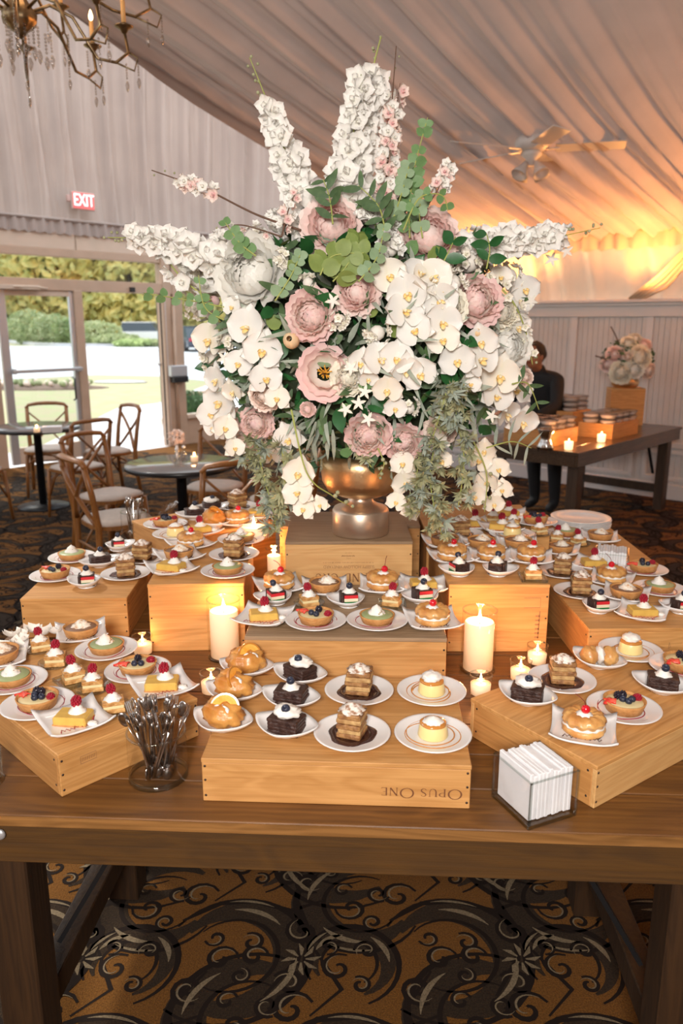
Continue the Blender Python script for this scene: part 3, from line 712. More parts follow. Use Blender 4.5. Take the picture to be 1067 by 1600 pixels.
farm_table('farm_table', 'rearmost brown plank farm table under the back boxes and plate stack', tpt(0, 1.612), YAW, -1.02, 1.08, .50, 4, T, 'apron', 'tableleg', (-.690, .690), 'farm tables pushed together')

# wooden wine boxes
def wbox(label, c, ang, w, d, h, top='pinex', front='pinex', nails=True, z0=T, grp='wooden wine boxes'):
    t = thing('wooden_box', label, 'box', (c[0], c[1], z0), ang, grp)
    k = .010
    for nm, a, m in (('front_panel', (0,w,0,k,0,h-k), front), ('back_panel', (0,w,d-k,d,0,h-k), front),
                     ('side_panel', (0,k,k,d-k,0,h-k), 'piney'), ('side_panel', (w-k,w,k,d-k,0,h-k), 'piney')):
        p = MB(); p.box(*a, bev=.0012); o = p.build(nm, M[m], t)
        if nm == 'front_panel' and nails:
            q = MB()
            for x in (.006, w-.006):
                for z in (h*.14, h*.5, h*.82): q.tube([(x, .001, z), (x, -.0006, z)], .0026, 8)
            q.build('nails', M['nail'], o, kind='stuff')
        if nm == 'side_panel' and nails:
            q = MB(); xx = a[0]-.0006 if a[0] == 0 else a[1]-.001
            for y in (.02, d-.02):
                for z in (h*.2, h*.8): q.tube([(xx, y, z), (xx+.0016, y, z)], .0026, 8)
            q.build('nails', M['nail'], o, kind='stuff')
    p = MB(); p.box(-.001, w+.001, -.001, d+.001, h-k, h, bev=.0015); p.build('top_panel', M[top], t)
    return t
def ang(p, q): return math.atan2(q[1]-p[1], q[0]-p[0])
HA, HB, HC, HD, HE, HI = .855, .93, 1.0, .965, .885, .854
bA = wbox('front centre wooden wine box with large burnt lettering, nearest the viewer', (-.276, 1.379), YAW, .528, .375, HA-T)
bB = wbox('long wooden wine box directly behind the front centre one, full of dessert plates', (-.240, 1.812), R(-1.6), .50, .40, HB-T, top='greyx')
bC = wbox('pale wooden wine box with upside-down print holding up the gold urn', (-.182, 2.425), R(.6), .412, .285, HC-T, 'greyx', 'palex')
wbox('wooden wine box just behind the printed one under the urn', (-.225, 2.74), R(0), .51, .22, .97-T, 'greyx')
bD = wbox('tall wooden wine box at left, behind the left pillar candle', (-.551, 2.105), R(3), .272, .44, HD-T)
bE = wbox('low wooden wine box at the far left edge of the table', (-.960, 2.205), R(2), .315, .45, HE-T)
wbox('dark sided wooden wine box at the back left beside the cutlery jar', (-.575, 2.575), R(38.6), .42, .34, HD-T, 'pinex', 'tableedge')
bG = wbox('tall wooden wine box at right, behind the right pillar candle', (.306, 2.105), R(0), .286, .52, HD-T)
wbox('wooden wine box at the back right crowded with tarts', (.300, 2.64), R(0), .43, .46, HD-T, nails=False)
bH = wbox('wooden wine box at the right edge with black scribble on its front', (.668, 1.972), R(1.5), .37, .54, HE-T)
wbox('wooden wine box at the back right under the stack of large plates', (.745, 2.56), R(0), .335, .66, HE-T, nails=False)
aI = R(35.2)
bI = wbox('front right wooden wine box turned corner-on beside the napkin holder', (.495, 1.352), aI, .62, .345, HI-T, front='palex')
aJ = R(46)
bJ = wbox('front left wooden wine box turned corner-on behind the cutlery jar', (-.5625, 1.391), aJ, .335, .53, HA-T)
def childlike(parent, name): return [c for c in parent.children if c.name.split('.')[0] == name][0]
# burnt lettering on the front centre box (printed upside down, as in the photograph)
def glyph(ch):
    "list of (points, widths) in a unit-height letter box, with its advance"
    s_, t_ = .125, .055
    def ln(a, b, w): return ([a, b], [w, w])
    def sf(x, y, L_=.26): return ([(x-L_/2, y), (x+L_/2, y)], [.04, .04])
    if ch == 'O': return [([(.5+.46*math.cos(a*PI/16), .5+.48*math.sin(a*PI/16)) for a in range(33)], [t_+(s_-t_)*abs(math.cos(a*PI/16))**2 for a in range(33)])], 1.08
    if ch == 'P': return [ln((.16,0),(.16,1),s_), ([(.16,.97),(.42,.97),(.60,.88),(.64,.74),(.58,.58),(.42,.49),(.18,.48)], [t_,t_,.09,s_,.09,t_,t_]), sf(.16,.01), sf(.12,.99,.2)], .74
    if ch == 'R': g, a = glyph('P'); return g+[([(.36,.49),(.60,.14),(.76,.0)], [.11,.12,.05])], .84
    if ch == 'U': return [([(.16,1),(.16,.35),(.26,.10),(.45,.01),(.64,.10),(.74,.35),(.74,1)], [s_,s_,.10,t_,.06,.06,.06]), sf(.16,.99), sf(.74,.99,.22)], .92
    if ch == 'S': return [([(.56,.80),(.50,.94),(.34,1.0),(.17,.92),(.12,.76),(.22,.60),(.42,.47),(.55,.33),(.54,.14),(.38,.01),(.20,.03),(.10,.18)], [.06,.05,.05,.08,.11,.12,.13,.12,.11,.05,.05,.06])], .68
    if ch == 'N': return [ln((.14,0),(.14,1),.06), ln((.14,1),(.74,.02),.14), ln((.74,1),(.74,.02),.06), sf(.14,.01,.22), sf(.74,.99,.22), sf(.10,.99,.18)], .90
    if ch == 'E': return [ln((.16,0),(.16,1),s_), ln((.1,.98),(.58,.98),.05), ln((.16,.52),(.46,.52),.05), ln((.1,.02),(.60,.02),.05), ln((.58,.98),(.58,.86),.04), ln((.60,.02),(.62,.16),.04)], .70
    if ch == 'G': return [([(.80,.80),(.62,.96),(.42,.99),(.20,.86),(.08,.5),(.20,.13),(.45,.01),(.68,.06),(.80,.16)], [.05,.06,.06,.10,.13,.10,.06,.06,.06]), ln((.80,.42),(.80,.06),s_), sf(.80,.43,.24)], .96
    if ch == 'C': g, a = glyph('G'); return g[:1], .92
    if ch == 'A': return [ln((.10,0),(.42,1),.055), ln((.42,1),(.76,0),.13), ln((.22,.34),(.62,.34),.05), sf(.10,.01,.2), sf(.76,.01,.22)], .86
    if ch == 'D': return [ln((.16,0),(.16,1),s_), ([(.10,.98),(.46,.97),(.72,.80),(.80,.5),(.72,.2),(.46,.03),(.10,.02)], [.05,.05,.09,.13,.09,.05,.05]), sf(.16,.99,.1)], .94
    return [], .45
def lettering(txt, size, m, sizes=None):
    mb = MB(); x = 0
    for i, ch in enumerate(txt):
        q = size*(sizes[i] if sizes else 1)
        gs, adv = glyph(ch)
        for pts, ws in gs: ribbon(mb, [(x+a*q, b*q) for a, b in pts], [w*q for w in ws], 0, 0)
        x += adv*q+size*.06
    mb.v = [(a-x/2, b, c) for a, b, c in mb.v]
    return mb.mesh('lettering', m), x
me, wd = lettering('OPUS ONE', .0155, M['ink'], [1.28,1,1,1,1,1.28,1,1])
sc_ = .160/wd
lo = ob('burnt_lettering', me, childlike(bA, 'front_panel'), (.432, -.0012, .0425), (PI/2, PI, 0), (sc_, 1.12, 1))
me, wd = lettering('GRAND CRU', .028, M['ink'])
lo = ob('printed_lettering', me, childlike(bC, 'front_panel'), (.206, -.0012, .132), (PI/2, PI, 0))
cf = childlike(bC, 'front_panel')
o = ob('printed_lettering', textmesh('SLEEPY HOLLOW VINEYARD', .0145, M['inkfaint'], 0), cf, (.206, -.0013, .155), (PI/2, PI, 0)); o.scale = (.9, 1, 1)
for n_, z, w_, hh_, m_ in ((30, .169, .165, .0030, 'inkfaint'), (8, .192, .046, .0055, 'ink'), (6, .202, .022, .0025, 'inkfaint'), (5, .183, .016, .0020, 'inkfaint')):   # lines too small to read in the photograph
    p = MB(); rl = random.Random(n_)
    for k in range(n_):
        x = .206-w_/2+w_*k/n_; hq = hh_*rl.uniform(.6, 1); ribbon(p, [(x, z-hq/2), (x+w_/n_*rl.uniform(-.2, .6), z+hq/2)], [w_/n_*.35]*2, 0, 0)
    p.v = [(q[0], -.0013, q[1]) for q in p.v]; p.build('printed_line', M[m_], cf, kind='stuff')
p = MB(); random.seed(5)   # handwriting on the right edge box
for (x0, s0) in ((.02, .7), (.10, 1), (.17, 1.2)):
    pts = [(x0+.018*k*s0/2+.012*math.sin(k*1.9)*s0, .060+.020*math.sin(k*1.3+x0*9)*s0) for k in range(9)]
    ribbon(p, pts, [.0016]*9, 0, 0)
p.v = [(a, -.0012, b) for a, b, c in p.v]; p.build('handwriting', M['inkfaint'], childlike(bH, 'front_panel'))
p = MB(); ribbon(p, [(.045,.055),(.08,.055),(.08,.071),(.045,.071),(.045,.055)], [.0015]*5, 0, 0)
for k in range(6): ribbon(p, [(.049+.005*k,.059),(.051+.005*k,.067)], [.0015]*2, 0, 0)
p.v = [(a, -.0012, b) for a, b, c in p.v]; p.build('burnt_mark', M['inkfaint'], childlike(bJ, 'front_panel'))
p = MB(); ribbon(p, [(.215,.135),(.262,.135),(.262,.165),(.215,.165)], [.002]*4, 0, 0)
for k in range(6): ribbon(p, [(.25,.045+.013*k),(.262,.045+.013*k)], [.005]*2, 0, 0)
ribbon(p, [(.26,.04),(.262,.125)], [.003]*2, 0, 0)
p.v = [(a, -.0012, b) for a, b, c in p.v]; p.build('burnt_mark', M['inkfaint'], childlike(bG, 'front_panel'))

# ------------------------------------------------------------------ plates
def rnd_plate(r=.08):
    p = MB(); prof = [(0.0001,.0),(r*.55,.0),(r*.60,.003),(r*.97,.0115),(r,.0135),(r*.985,.0150),(r*.93,.0140),(r*.66,.0085),(r*.6,.0075),(.0001,.0075)]
    p.lathe(prof, 40); return p.mesh('plate', M['china'])
def sq_plate():
    p = MB()
    def fn(a, b):
        x = (a-.5)*2; y = (b-.5)*2
        e = max(abs(x), abs(y)); cc = (abs(x)*abs(y))
        q = 1-.10*(1-cc)*e**2 if False else 1
        z = .0065+.009*e**4+.013*cc**3
        s_ = .064*(1+.05*cc**2)
        return (x*s_, y*s_, z)
    p.grid(fn, 12, 12, thick=.004); p.lathe([(.035,0),(.04,0),(.038,.003)], 24); return p.mesh('plate', M['china'])
def boat_plate(L_=.071, w=.056, one=False):
    p = MB()
    def out(a):
        c_ = math.cos(a); s_ = math.sin(a)
        x = L_*(abs(c_)**1.25)*(1 if c_ > 0 else -1)
        if one and c_ < 0: x = -L_*.72*abs(c_)
        return x, w*s_*(.55+.45*abs(s_)) if not one else w*s_*(.9+.1*abs(s_))
    def fn(r, a):
        x, y = out(a); z = .006+.020*r**3+.006*r**3*abs(math.cos(a))**6
        return (x*r, y*r, z)
    p.polar(fn, 8, 36, thick=.0035); p.lathe([(.02,0),(.024,0),(.03,.006)], 20); return p.mesh('plate', M['china'])
def glass_round():
    p = MB(); r = .043; p.lathe([(.0001,0),(r*.6,0),(r*.92,.006),(r,.012),(r*.97,.0125),(r*.85,.007),(r*.55,.0035),(.0001,.0035)], 28); return p.mesh('plate', M['glassedge'])
def glass_square():
    p = MB(); p.box(-.036,.036,-.036,.036,0,.004, bev=.001); 
    for s_ in (-1, 1): p.box(s_*.036-.002, s_*.036+.002, -.036, .036, .002, .010); p.box(-.036,.036, s_*.036-.002, s_*.036+.002, .002, .010)
    return p.mesh('plate', M['glassedge'])
PM = {'round': rnd_plate(), 'square': sq_plate(), 'boat': boat_plate(), 'tri': boat_plate(.062, .050, True), 'gr': glass_round(), 'gs': glass_square()}
PN = {'round': 'round white plate', 'square': 'square white plate', 'boat': 'white boat dish', 'tri': 'white teardrop dish', 'gr': 'round clear glass saucer', 'gs': 'square clear glass saucer'}
def sauce_ring(m, rr, wob=0, n=40, w=.0016, turns=1.6, sd=0):
    p = MB(); rnd = random.Random(sd)
    pts = []
    for k in range(int(n*turns)):
        a = 2*PI*k/n; r_ = rr*(1+.16*math.sin(a*.63+sd)+wob*math.sin(a*3+sd)); pts.append((r_*math.cos(a)*1.02, r_*math.sin(a)*.96+.003, .0085+max(0,(r_-.052))*.16))
    p.tube(pts, w, 5, flat=.5); return p.mesh('sauce', M[m])
def sauce_zig(m, sd=0):
    p = MB(); pts = [(-.040+.0045*k, -.040+.010*(k % 2)+.002*math.sin(k), .0105) for k in range(18)]
    p.tube(pts, .0013, 5, flat=.5)
    p.tube([(.030,-.03,.0095),(.040,-.01,.0105),(.042,.015,.0115)], .0012, 5, flat=.5); return p.mesh('sauce', M[m])
def sauce_pool(m, r=.050):
    p = MB(); p.lathe([(.0001,.0079),(r*.9,.0079),(r,.0083),(r*.97,.0092),(r*.72,.0094),(r*.68,.0084),(.0001,.0084)], 32, mod=lambda i, a: 1+.05*math.sin(a*3+1)+.03*math.sin(a*7)); return p.mesh('sauce', M[m])
SM = {'caramel': [sauce_ring('caramel', .052, sd=1, turns=2.2), sauce_ring('caramel', .049, sd=2.6, turns=2.3)], 'red': [sauce_ring('red_sauce', .050, sd=.4, w=.0014), sauce_ring('red_sauce', .053, .05, sd=2, w=.0014)],
      'pool': [sauce_pool('choc_sauce')], 'thin': [sauce_ring('choc_sauce', .053, sd=1.1, w=.0012)], 'zig': [sauce_zig('red_sauce')], 'czig': [sauce_zig('choc_sauce')]}

# ------------------------------------------------------------------ toppings and desserts
def swirl(r, h, lobes=6, m='cream', tw=1.6, n=9):
    p = MB(); prof = []
    for i in range(n+1):
        q = i/n; prof.append((r*(1-q**1.5)*(1+.10*math.cos(q*9)) if i < n else .0001, h*q))
    p.lathe(prof, 30, mod=lambda i, a: 1+.13*math.cos(lobes*(a+tw*i/n*2)))
    return p.mesh('cream', M[m])
def blob(r, h, m='cream', sd=0):
    p = MB(); p.ball((sd*.0, 0, h*.45), (r, r*.9, h*.55), 22, 12, bump=.35, bs=2.2+sd*.3); return p.mesh('cream', M[m])
def berry_mesh(r, hgt, m, k=1):
    p = MB(); n = 7
    p.ball((0,0,hgt*.5), (r*.85, r*.85, hgt*.48), 10, 7)
    for j in range(n):
        t_ = (j+.5)/n; rr = r*math.sin(PI*(t_*.80+.12))**.8; nn = max(4, int(9*math.sin(PI*(t_*.8+.12))))
        for i in range(nn):
            a = 2*PI*(i+(j % 2)*.5)/nn; p.ball((rr*math.cos(a)*.86, rr*math.sin(a)*.86, hgt*t_), r*.26, 6, 4)
    return p.mesh('berry', M[m])
B = {}
B['rasp'] = berry_mesh(.0095, .020, 'rasp'); B['blackb'] = berry_mesh(.0088, .017, 'black')
p = MB(); p.lathe([(.0001,0),(.005,.0012),(.0078,.006),(.0076,.010),(.005,.0138),(.0032,.0140),(.0028,.0124),(.0001,.0120)], 14); B['blueb'] = p.mesh('berry', M['blue'])
p = MB(); p.grid(lambda a, b: ((b-.5)*.020*(1-a)**.6*(1.1), a*.028, .002+.006*math.sin(PI*b)*(1-a*.6)), 6, 6, thick=.003); B['strawb'] = p.mesh('berry', M['straw'])
p = MB(); p.ball((0,0,.008), .0088, 14, 10); B['cherryb'] = p.mesh('berry', M['cherry'])
p = MB(); p.tube([(0,0,.015),(.004,0,.024),(.012,.003,.032),(.020,.004,.037)], .0008, 5); B['cstem'] = p.mesh('stem', M['stemred'])
B['swirl'] = swirl(.019, .022); B['swirlS'] = swirl(.0155, .017); B['flat'] = swirl(.021, .012, 7); B['mer'] = swirl(.024, .020, 8, 'meringue', 1.0)
B['coc'] = swirl(.020, .014, 6, 'cocoa'); B['blob'] = blob(.0235, .018, 'cream', 1); B['blobS'] = blob(.017, .016, 'cream', 2)
def add(par, name, me, loc, rz=0, sc=1, rx=0, ry=0, **kw): return ob(name, me, par, loc, (rx, ry, rz), sc, **kw)
def tartshell(t, r=.047, h=.024, filling='custard', fh=.019):
    p = MB(); n = 40
    p.lathe([(.0001,0),(r*.84,0),(r*.97,h*.8),(r,h),(r*.955,h*1.02),(r*.91,h*.9),(r*.88,fh*.9),(.0001,fh*.9)], n)
    p.build('crust', M['crust'], t)
    p = MB(); p.lathe([(r*.885,fh*.93),(r*.86,fh),(r*.5,fh*1.06),(.0001,fh*1.08)], 32); p.build('filling', M[filling], t)
    return fh*1.05
FAR = (0, -50, 0)
def proto(nm, cat='dessert'): return thing(nm, 'x', cat, FAR)
PR = {}
def mk_fruit(k):
    t = proto('fruit_tart'); z = tartshell(t)
    add(t, 'strawberry_slice', B['strawb'], (-.030,.006,z), R(100+20*k)); add(t, 'strawberry_slice', B['strawb'], (-.022,-.004,z+.001), R(60))
    for x, y in ((.002,-.010),(.012,-.004),(-.004,.002)) if k else ((.006,-.012),(-.006,-.008)): add(t, 'blueberry', B['blueb'], (x,y,z-.001), R(60*x*100), rx=R(25))
    add(t, 'blackberry', B['blackb'], (.002,.014,z)); 
    if k: add(t, 'blackberry', B['blackb'], (-.010,.013,z), 1)
    add(t, 'raspberry', B['rasp'], (.024,.008,z-.002), 0, 1, R(20), R(60)); return t
def mk_green(k):
    t = proto('pistachio_tart'); z = tartshell(t, .046, .020, 'green', .020)
    add(t, 'cream_swirl', B['swirl'], (-.002,.004,z-.001), k, 1.12)
    p = MB(); rnd = random.Random(k)
    for _ in range(12): a = rnd.uniform(0,6.28); r_ = rnd.uniform(.004,.020); p.ball((r_*math.cos(a), r_*math.sin(a)+.004, z+.021-r_*.95), (.0026,.0018,.0014), 6, 4)
    p.build('nut_crumbs', M['pist'], t); return t
def mk_choc(k):
    t = proto('chocolate_tart'); z = tartshell(t, .047, .026, 'chocfill', .022)
    add(t, 'meringue', B['mer'], (.004,.006,z-.001), k*2, 1.0); return t
def mk_lemon(k):
    t = proto('lemon_bar'); p = MB(); p.box(-.034,.034,-.024,.024,0,.019, bev=.003); p.build('filling', M['lemon'], t)
    p = MB(); p.box(-.035,.035,-.025,.025,-.001,.004, bev=.001); p.build('crust', M['crust'], t)
    add(t, 'cream_swirl', B['swirlS'], (.006,.008,.018), 0, 1.1); add(t, 'raspberry', B['rasp'], (.002,.006,.030), 0, 1.1, R(-20), R(10))
    add(t, 'cream_swirl', B['blobS'], (.044,-.012,.0), 0, .6); return t
def mk_mille(k):
    t = proto('layered_pastry'); h = 0
    for j, (m, th, w) in enumerate((('pastry',.010,.024),('custard',.008,.0225),('pastry',.010,.024))):
        p = MB(); p.box(-w,w,-w*.8,w*.8,h,h+th, bev=.0015); p.build('pastry_layer' if m == 'pastry' else 'custard_layer', M[m], t); h += th
    p = MB(); rnd = random.Random(k)
    for _ in range(14): p.box(*(lambda x,y: (x-.004,x+.004,y-.003,y+.003,h,h+.0025))(rnd.uniform(-.018,.018), rnd.uniform(-.013,.013)), X=RZ(rnd.uniform(-.3,.3)))
    p.build('almond_flakes', M['crust'], t)
    add(t, 'cream_swirl', B['swirlS'], (0,0,h), k, 1.15); add(t, 'raspberry', B['rasp'], (-.001,.001,h+.013), 0, 1.1, R(-15), R(12*(1 if k else -1))); return t
def mk_cake(k):
    t = proto('coffee_cake'); rnd = random.Random(k+3); p = MB(); h = 0
    for j in range(5):
        w = .023+rnd.uniform(-.0015,.0015); d = .021+rnd.uniform(-.0015,.0015); p.box(-w,w,-d,d,h,h+.0092, j % 2, RZ(rnd.uniform(-.06,.06))@TR(rnd.uniform(-.001,.001),rnd.uniform(-.001,.001),0), bev=.0022); h += .009
    p.build('cake_layers', [M['cake'], M['cakelight']], t)
    add(t, 'cream_swirl', B['coc'], (0,0,h-.0005), k, 1.0); return t
def mk_brownie(k):
    t = proto('brownie'); p = MB(); rnd = random.Random(k); h = 0
    for j in range(4):
        w = .029+rnd.uniform(-.002,.002); p.box(-w,w,-.022,.022,h,h+.0078, 0, RZ(rnd.uniform(-.09,.09)), bev=.002); h += .0072
    p.build('chocolate_layers', M['choc'], t)
    add(t, 'cream_swirl', B['swirlS'] if k else B['blob'], (0,.002,h-.001), k, 1.05); add(t, 'blueberry', B['blueb'], (.002,-.002,h+(.013 if k else .011)), 0, 1.05, R(35)); return t
def mk_flan(k):
    t = proto('custard_flan'); p = MB(); p.lathe([(.0001,0),(.030,0),(.0315,.003),(.027,.028),(.025,.0305),(.0001,.031)], 32); p.build('custard', M['flan'], t)
    p = MB(); p.lathe([(.0278,.0270),(.0275,.0295),(.0245,.0318),(.0001,.0322)], 32, mod=lambda i, a: 1+.02*math.sin(a*5)); p.build('caramel', M['caramel'], t)
    add(t, 'cream_swirl', B['blob'] if k else B['flat'], (0,0,.030), k, 1.05); return t
def mk_ring(k):
    t = proto('cream_ring_pastry'); p = MB()
    def ringpt(a, b):
        A = 2*PI*a; Bb = 2*PI*b; r_ = .0165*(1+.10*math.sin(A*11+Bb*2.2))
        return ((.024+r_*math.cos(Bb))*math.cos(A), (.024+r_*math.cos(Bb))*math.sin(A), .028+r_*.8*math.sin(Bb))
    p.grid(ringpt, 66, 12); p.build('choux_ring', M['choux'], t)
    p = MB(); p.lathe([(.0001,0),(.034,0),(.041,.008),(.038,.016),(.0001,.017)], 30, mod=lambda i, a: 1+.03*math.sin(a*9)); p.build('choux_base', M['choux'], t)
    p = MB(); p.lathe([(.0001,.014),(.037,.015),(.040,.019),(.036,.024),(.0001,.024)], 30, mod=lambda i, a: 1+.04*math.sin(a*13)); p.build('cream_filling', M['cream'], t)
    add(t, 'cream_swirl', B['flat'], (0,-.006,.036), k, .95); add(t, 'cherry', B['cherryb'], (.002,-.008,.043)); add(t, 'cherry_stem', B['cstem'], (.002,-.008,.043), k*2.4+.6); return t
def mk_orange(k):
    t = proto('orange_cream_puff'); p = MB(); p.ball((0,0,.020), (.036,.027,.022), 26, 14, bump=.30, bs=2.6); p.ball((-.012,.010,.030), (.020,.015,.016), 16, 10, bump=.3, bs=3); p.build('choux_bun', M['choux_or'], t)
    p = MB(); p.ball((.006,-.012,.033), (.016,.006,.009), 14, 8, bump=.4, bs=3); p.build('cream', M['cream'], t)
    p = MB(); pts = [(.022*math.cos(a*PI/12), .022*math.sin(a*PI/12)) for a in range(13)]; p.prism(pts, -.002, .002, 0, TR(.006,-.002,.032)@RZ(.5+k)@RX(R(65))@RZ(.2)); p.prism([(x*1.12, y*1.12) for x, y in pts]+[(x*.98,y*.98) for x, y in reversed(pts)], -.0022, .0022, 1, TR(.006,-.002,.032)@RZ(.5+k)@RX(R(65))@RZ(.2))
    p.build('orange_slice', [M['orange'], M['caramel']], t); return t
def mk_puff(k):
    t = proto('cream_puff'); p = MB(); p.ball((-.021,0,.019), (.019,.024,.020), 20, 12, bump=.25, bs=2.5); p.build('choux_half', M['choux'], t)
    p = MB(); p.ball((.021,0,.019), (.018,.024,.020), 20, 12, bump=.25, bs=2.2); p.build('choux_half', M['choux'], t)
    p = MB(); p.ball((0,0,.021), (.010,.023,.019), 18, 10, bump=.35, bs=3); p.build('cream_filling', M['cream'], t); return t
def mk_stripe(k):
    t = proto('striped_cake_slice'); w = .021
    for nm, m, z0, z1 in (('green_layer','greenlayer',.003,.011),('white_layer','whitelayer',.011,.019),('red_layer','redlayer',.019,.027)):
        p = MB(); p.box(-.013, w, -.019, .016, z0, z1, bev=.0008); p.build(nm, M[m], t)
    p = MB(); p.box(-w,-.0135,-.0195,.020,0,.030, bev=.002); p.box(-.0135,w,.0165,.020,0,.030, bev=.001); p.box(-.0135,w,-.0185,.016,0,.0028); p.box(-.0135,w,-.018,.016,.0272,.0305, bev=.001); p.build('chocolate_coat', M['choc'], t)
    add(t, 'cream_swirl', B['swirlS'], (.002,.001,.030), k, 1.0); add(t, 'blueberry', B['blueb'], (.001,-.003,.042), 0, 1.05, R(30)); return t
mk = dict(fruit=mk_fruit, green=mk_green, choc=mk_choc, lemon=mk_lemon, mille=mk_mille, cake=mk_cake, brownie=mk_brownie, flan=mk_flan, ring=mk_ring, orange=mk_orange, puff=mk_puff, stripe=mk_stripe)
for k_, f_ in mk.items(): PR[k_] = [f_(0), f_(1)]
USED = set(); SCL = dict(orange=1.28, brownie=1.15, cake=1.22, ring=1.10, stripe=1.12, lemon=1.08, puff=1.15)
KN = dict(fruit='fruit tart', green='green tart', choc='chocolate tart', lemon='lemon bar', mille='layered pastry', cake='marbled cake', brownie='brownie', flan='custard flan', ring='cream ring pastry', orange='orange cream puff', puff='split cream puff', stripe='striped cake slice')
KD = dict(fruit='topped with mixed berries', green='with nut-dusted cream', choc='with toasted meringue', lemon='with raspberry and cream', mille='with raspberry on cream', cake='with dusted cream', brownie='with blueberry on cream', flan='with whipped cream', ring='with red cherry', orange='with orange slice', puff='with white filling', stripe='with blueberry on top')
DPL = dict(fruit=('round','red'), green=('round','red'), choc=('square','czig'), lemon=('square','zig'), mille=('gr',None), cake=('round','pool'), brownie=('boat',None), flan=('round','caramel'), ring=('square','czig'), orange=('boat',None), puff=('boat',None), stripe=('tri',None))
BX = dict(A=('front centre box', HA), B=('middle box', HB), D=('tall left box', HD), D2=('back left box', HD), E=('low far-left box', HE), J=('front left box', HA), I=('front right box', HI), G=('tall right box', HD), G2=('back right box', HD), H=('right edge box', HE), H2=('plate-stack box', HE))
# kind, px, py, box, rotation of the plate, (plate override), rotation of the dessert
D = [
 ('orange',349,1137,'A',-25),('orange',366,1091,'A',-20),('orange',386,1053,'A',-15),
 ('brownie',448,1146,'A',-22),('brownie',455,1101,'A',-22),('brownie',469,1064,'A',-25),
 ('cake',550,1152,'A',0,None,70),('cake',561,1085,'A',0,None,-12),('flan',676,1154,'A',0),('flan',674,1086,'A',0),
 ('lemon',412,970,'B',-14,None,10),('fruit',493.5,975,'B',0),('green',589,975,'B',0),('ring',675,976,'B',6),
 ('stripe',431,943,'B',190,None,-65),('mille',483,947,'B',0,None,20),('stripe',544.5,947,'B',170,None,8),('mille',612,947,'B',0,'gs',-20),('stripe',659,941,'B',200,None,15),
 ('ring',436,921,'B',18),('choc',508,924,'B',4),('ring',597,921,'B',-3),('lemon',661,922,'B',-4),
 ('lemon',268,893,'D',28,None,-20),('green',356,897,'D',0),('choc',280,875,'D',28),('cake',366,871,'D',0,None,-12),('green',377,847,'D',0),
 ('ring',298,855,'D2',35),('lemon',312,834,'D2',30),('flan',275,840,'D2',0),('fruit',259,823,'D2',0),('brownie',304,811,'D2',20),('brownie',331,800,'D2',25),('cake',371,796,'D2',0,None,40),('orange',336,825,'D2',30),('ring',371,822,'D2',10),('lemon',403,812,'D2',10),
 ('fruit',87,903.5,'E',0),('green',113,875,'E',0),('brownie',157,885,'E',35,None,25),('stripe',136,917,'E',170,None,15),('cake',197,901,'E',0,None,15),('stripe',185,860,'E',30,None,15),('cake',223,876,'E',0,None,-8),
 ('choc',127.5,995,'J',20),('green',167,1020,'J',0),('mille',64,1017,'J',0,None,25),('mille',88,1040,'J',0,None,8),('mille',116,1066,'J',45,'gs',30),('mille',146,1079,'J',0,None,15),('mille',178,1112,'J',0,None,20),
 ('choc',0,1034,'J',18),('green',20,1070,'J',0),('fruit',60,1107,'J',0),('lemon',116,1134,'J',38,None,-5),('fruit',216,1053,'J',0),('lemon',254,1080,'J',30,None,5),
 ('brownie',823,1097,'I',-40,None,-20),('cake',877,1068,'I',0,None,-8),('puff',935,1041,'I',-45,None,-5),('flan',984,1024,'I',0),('fruit',974,1113,'I',0),('ring',910.5,1147.5,'I',-18),('brownie',1034,1080,'I',-35,None,-20),('fruit',1066,1052,'I',0),
 ('stripe',717,899,'G',180,None,200),('stripe',777,899,'G',-5,None,160),('mille',832,905,'G',-4,'gs',-4),('ring',706,876,'G',8),('ring',767,876,'G',-6),('ring',829,877,'G',-12),('choc',694,853,'G',6),('choc',752,856,'G',-4),('choc',809,858,'G',-6),
 ('cake',719,838,'G2',0),('flan',800,842,'G2',0),('lemon',741,824,'G2',10),('mille',770,819,'G2',0),('lemon',794,808,'G2',-10),('mille',801,824,'G2',0,'gr'),('fruit',836,820,'G2',0),('lemon',781,834,'G2',5),('mille',842,836,'G2',0),
 ('green',884,838,'H2',0),('choc',937,846,'H2',-14),('mille',870,848,'H2',0),('mille',903,853,'H2',0),('choc',875,864,'H2',-20),
 ('lemon',927,886,'H',-30,None,0),('fruit',1004,894,'H',0),('ring',954,911,'H',-28),('cake',878,898,'H',0,None,-20),('cake',906,929,'H',0,None,-10),('stripe',933.6,956,'H',-5,None,8),('choc',977,936,'H',-25),('lemon',1003,963,'H',-28,None,0),('green',1030,925,'H',0),('stripe',1063,957,'H',170,None,8)]
ORD = ['','second ','third ','fourth ','fifth ','sixth ','seventh ','eighth ']
grp = {}
for d in D: grp.setdefault((d[0], d[3]), []).append(d)
def phrase(d):
    L_ = grp[(d[0], d[3])]; bn = BX[d[3]][0]
    if len(L_) == 1: return 'only %s on the %s' % (KN[d[0]], bn)
    xs_ = [q[1] for q in L_]; ys_ = [q[2] for q in L_]
    if max(xs_)-min(xs_) >= max(ys_)-min(ys_):
        i = sorted(L_, key=lambda q: q[1]).index(d)
        return ('leftmost %s' % KN[d[0]] if i == 0 else 'rightmost %s' % KN[d[0]] if i == len(L_)-1 else '%s%s from left' % (ORD[i], KN[d[0]])) + ' on the '+bn
    i = sorted(L_, key=lambda q: -q[2]).index(d)
    return ('nearest %s' % KN[d[0]] if i == 0 else 'farthest %s' % KN[d[0]] if i == len(L_)-1 else '%s%s from front' % (ORD[i], KN[d[0]])) + ' on the '+bn
cnt = {}
rz_ = random.Random(11)
zstack = []
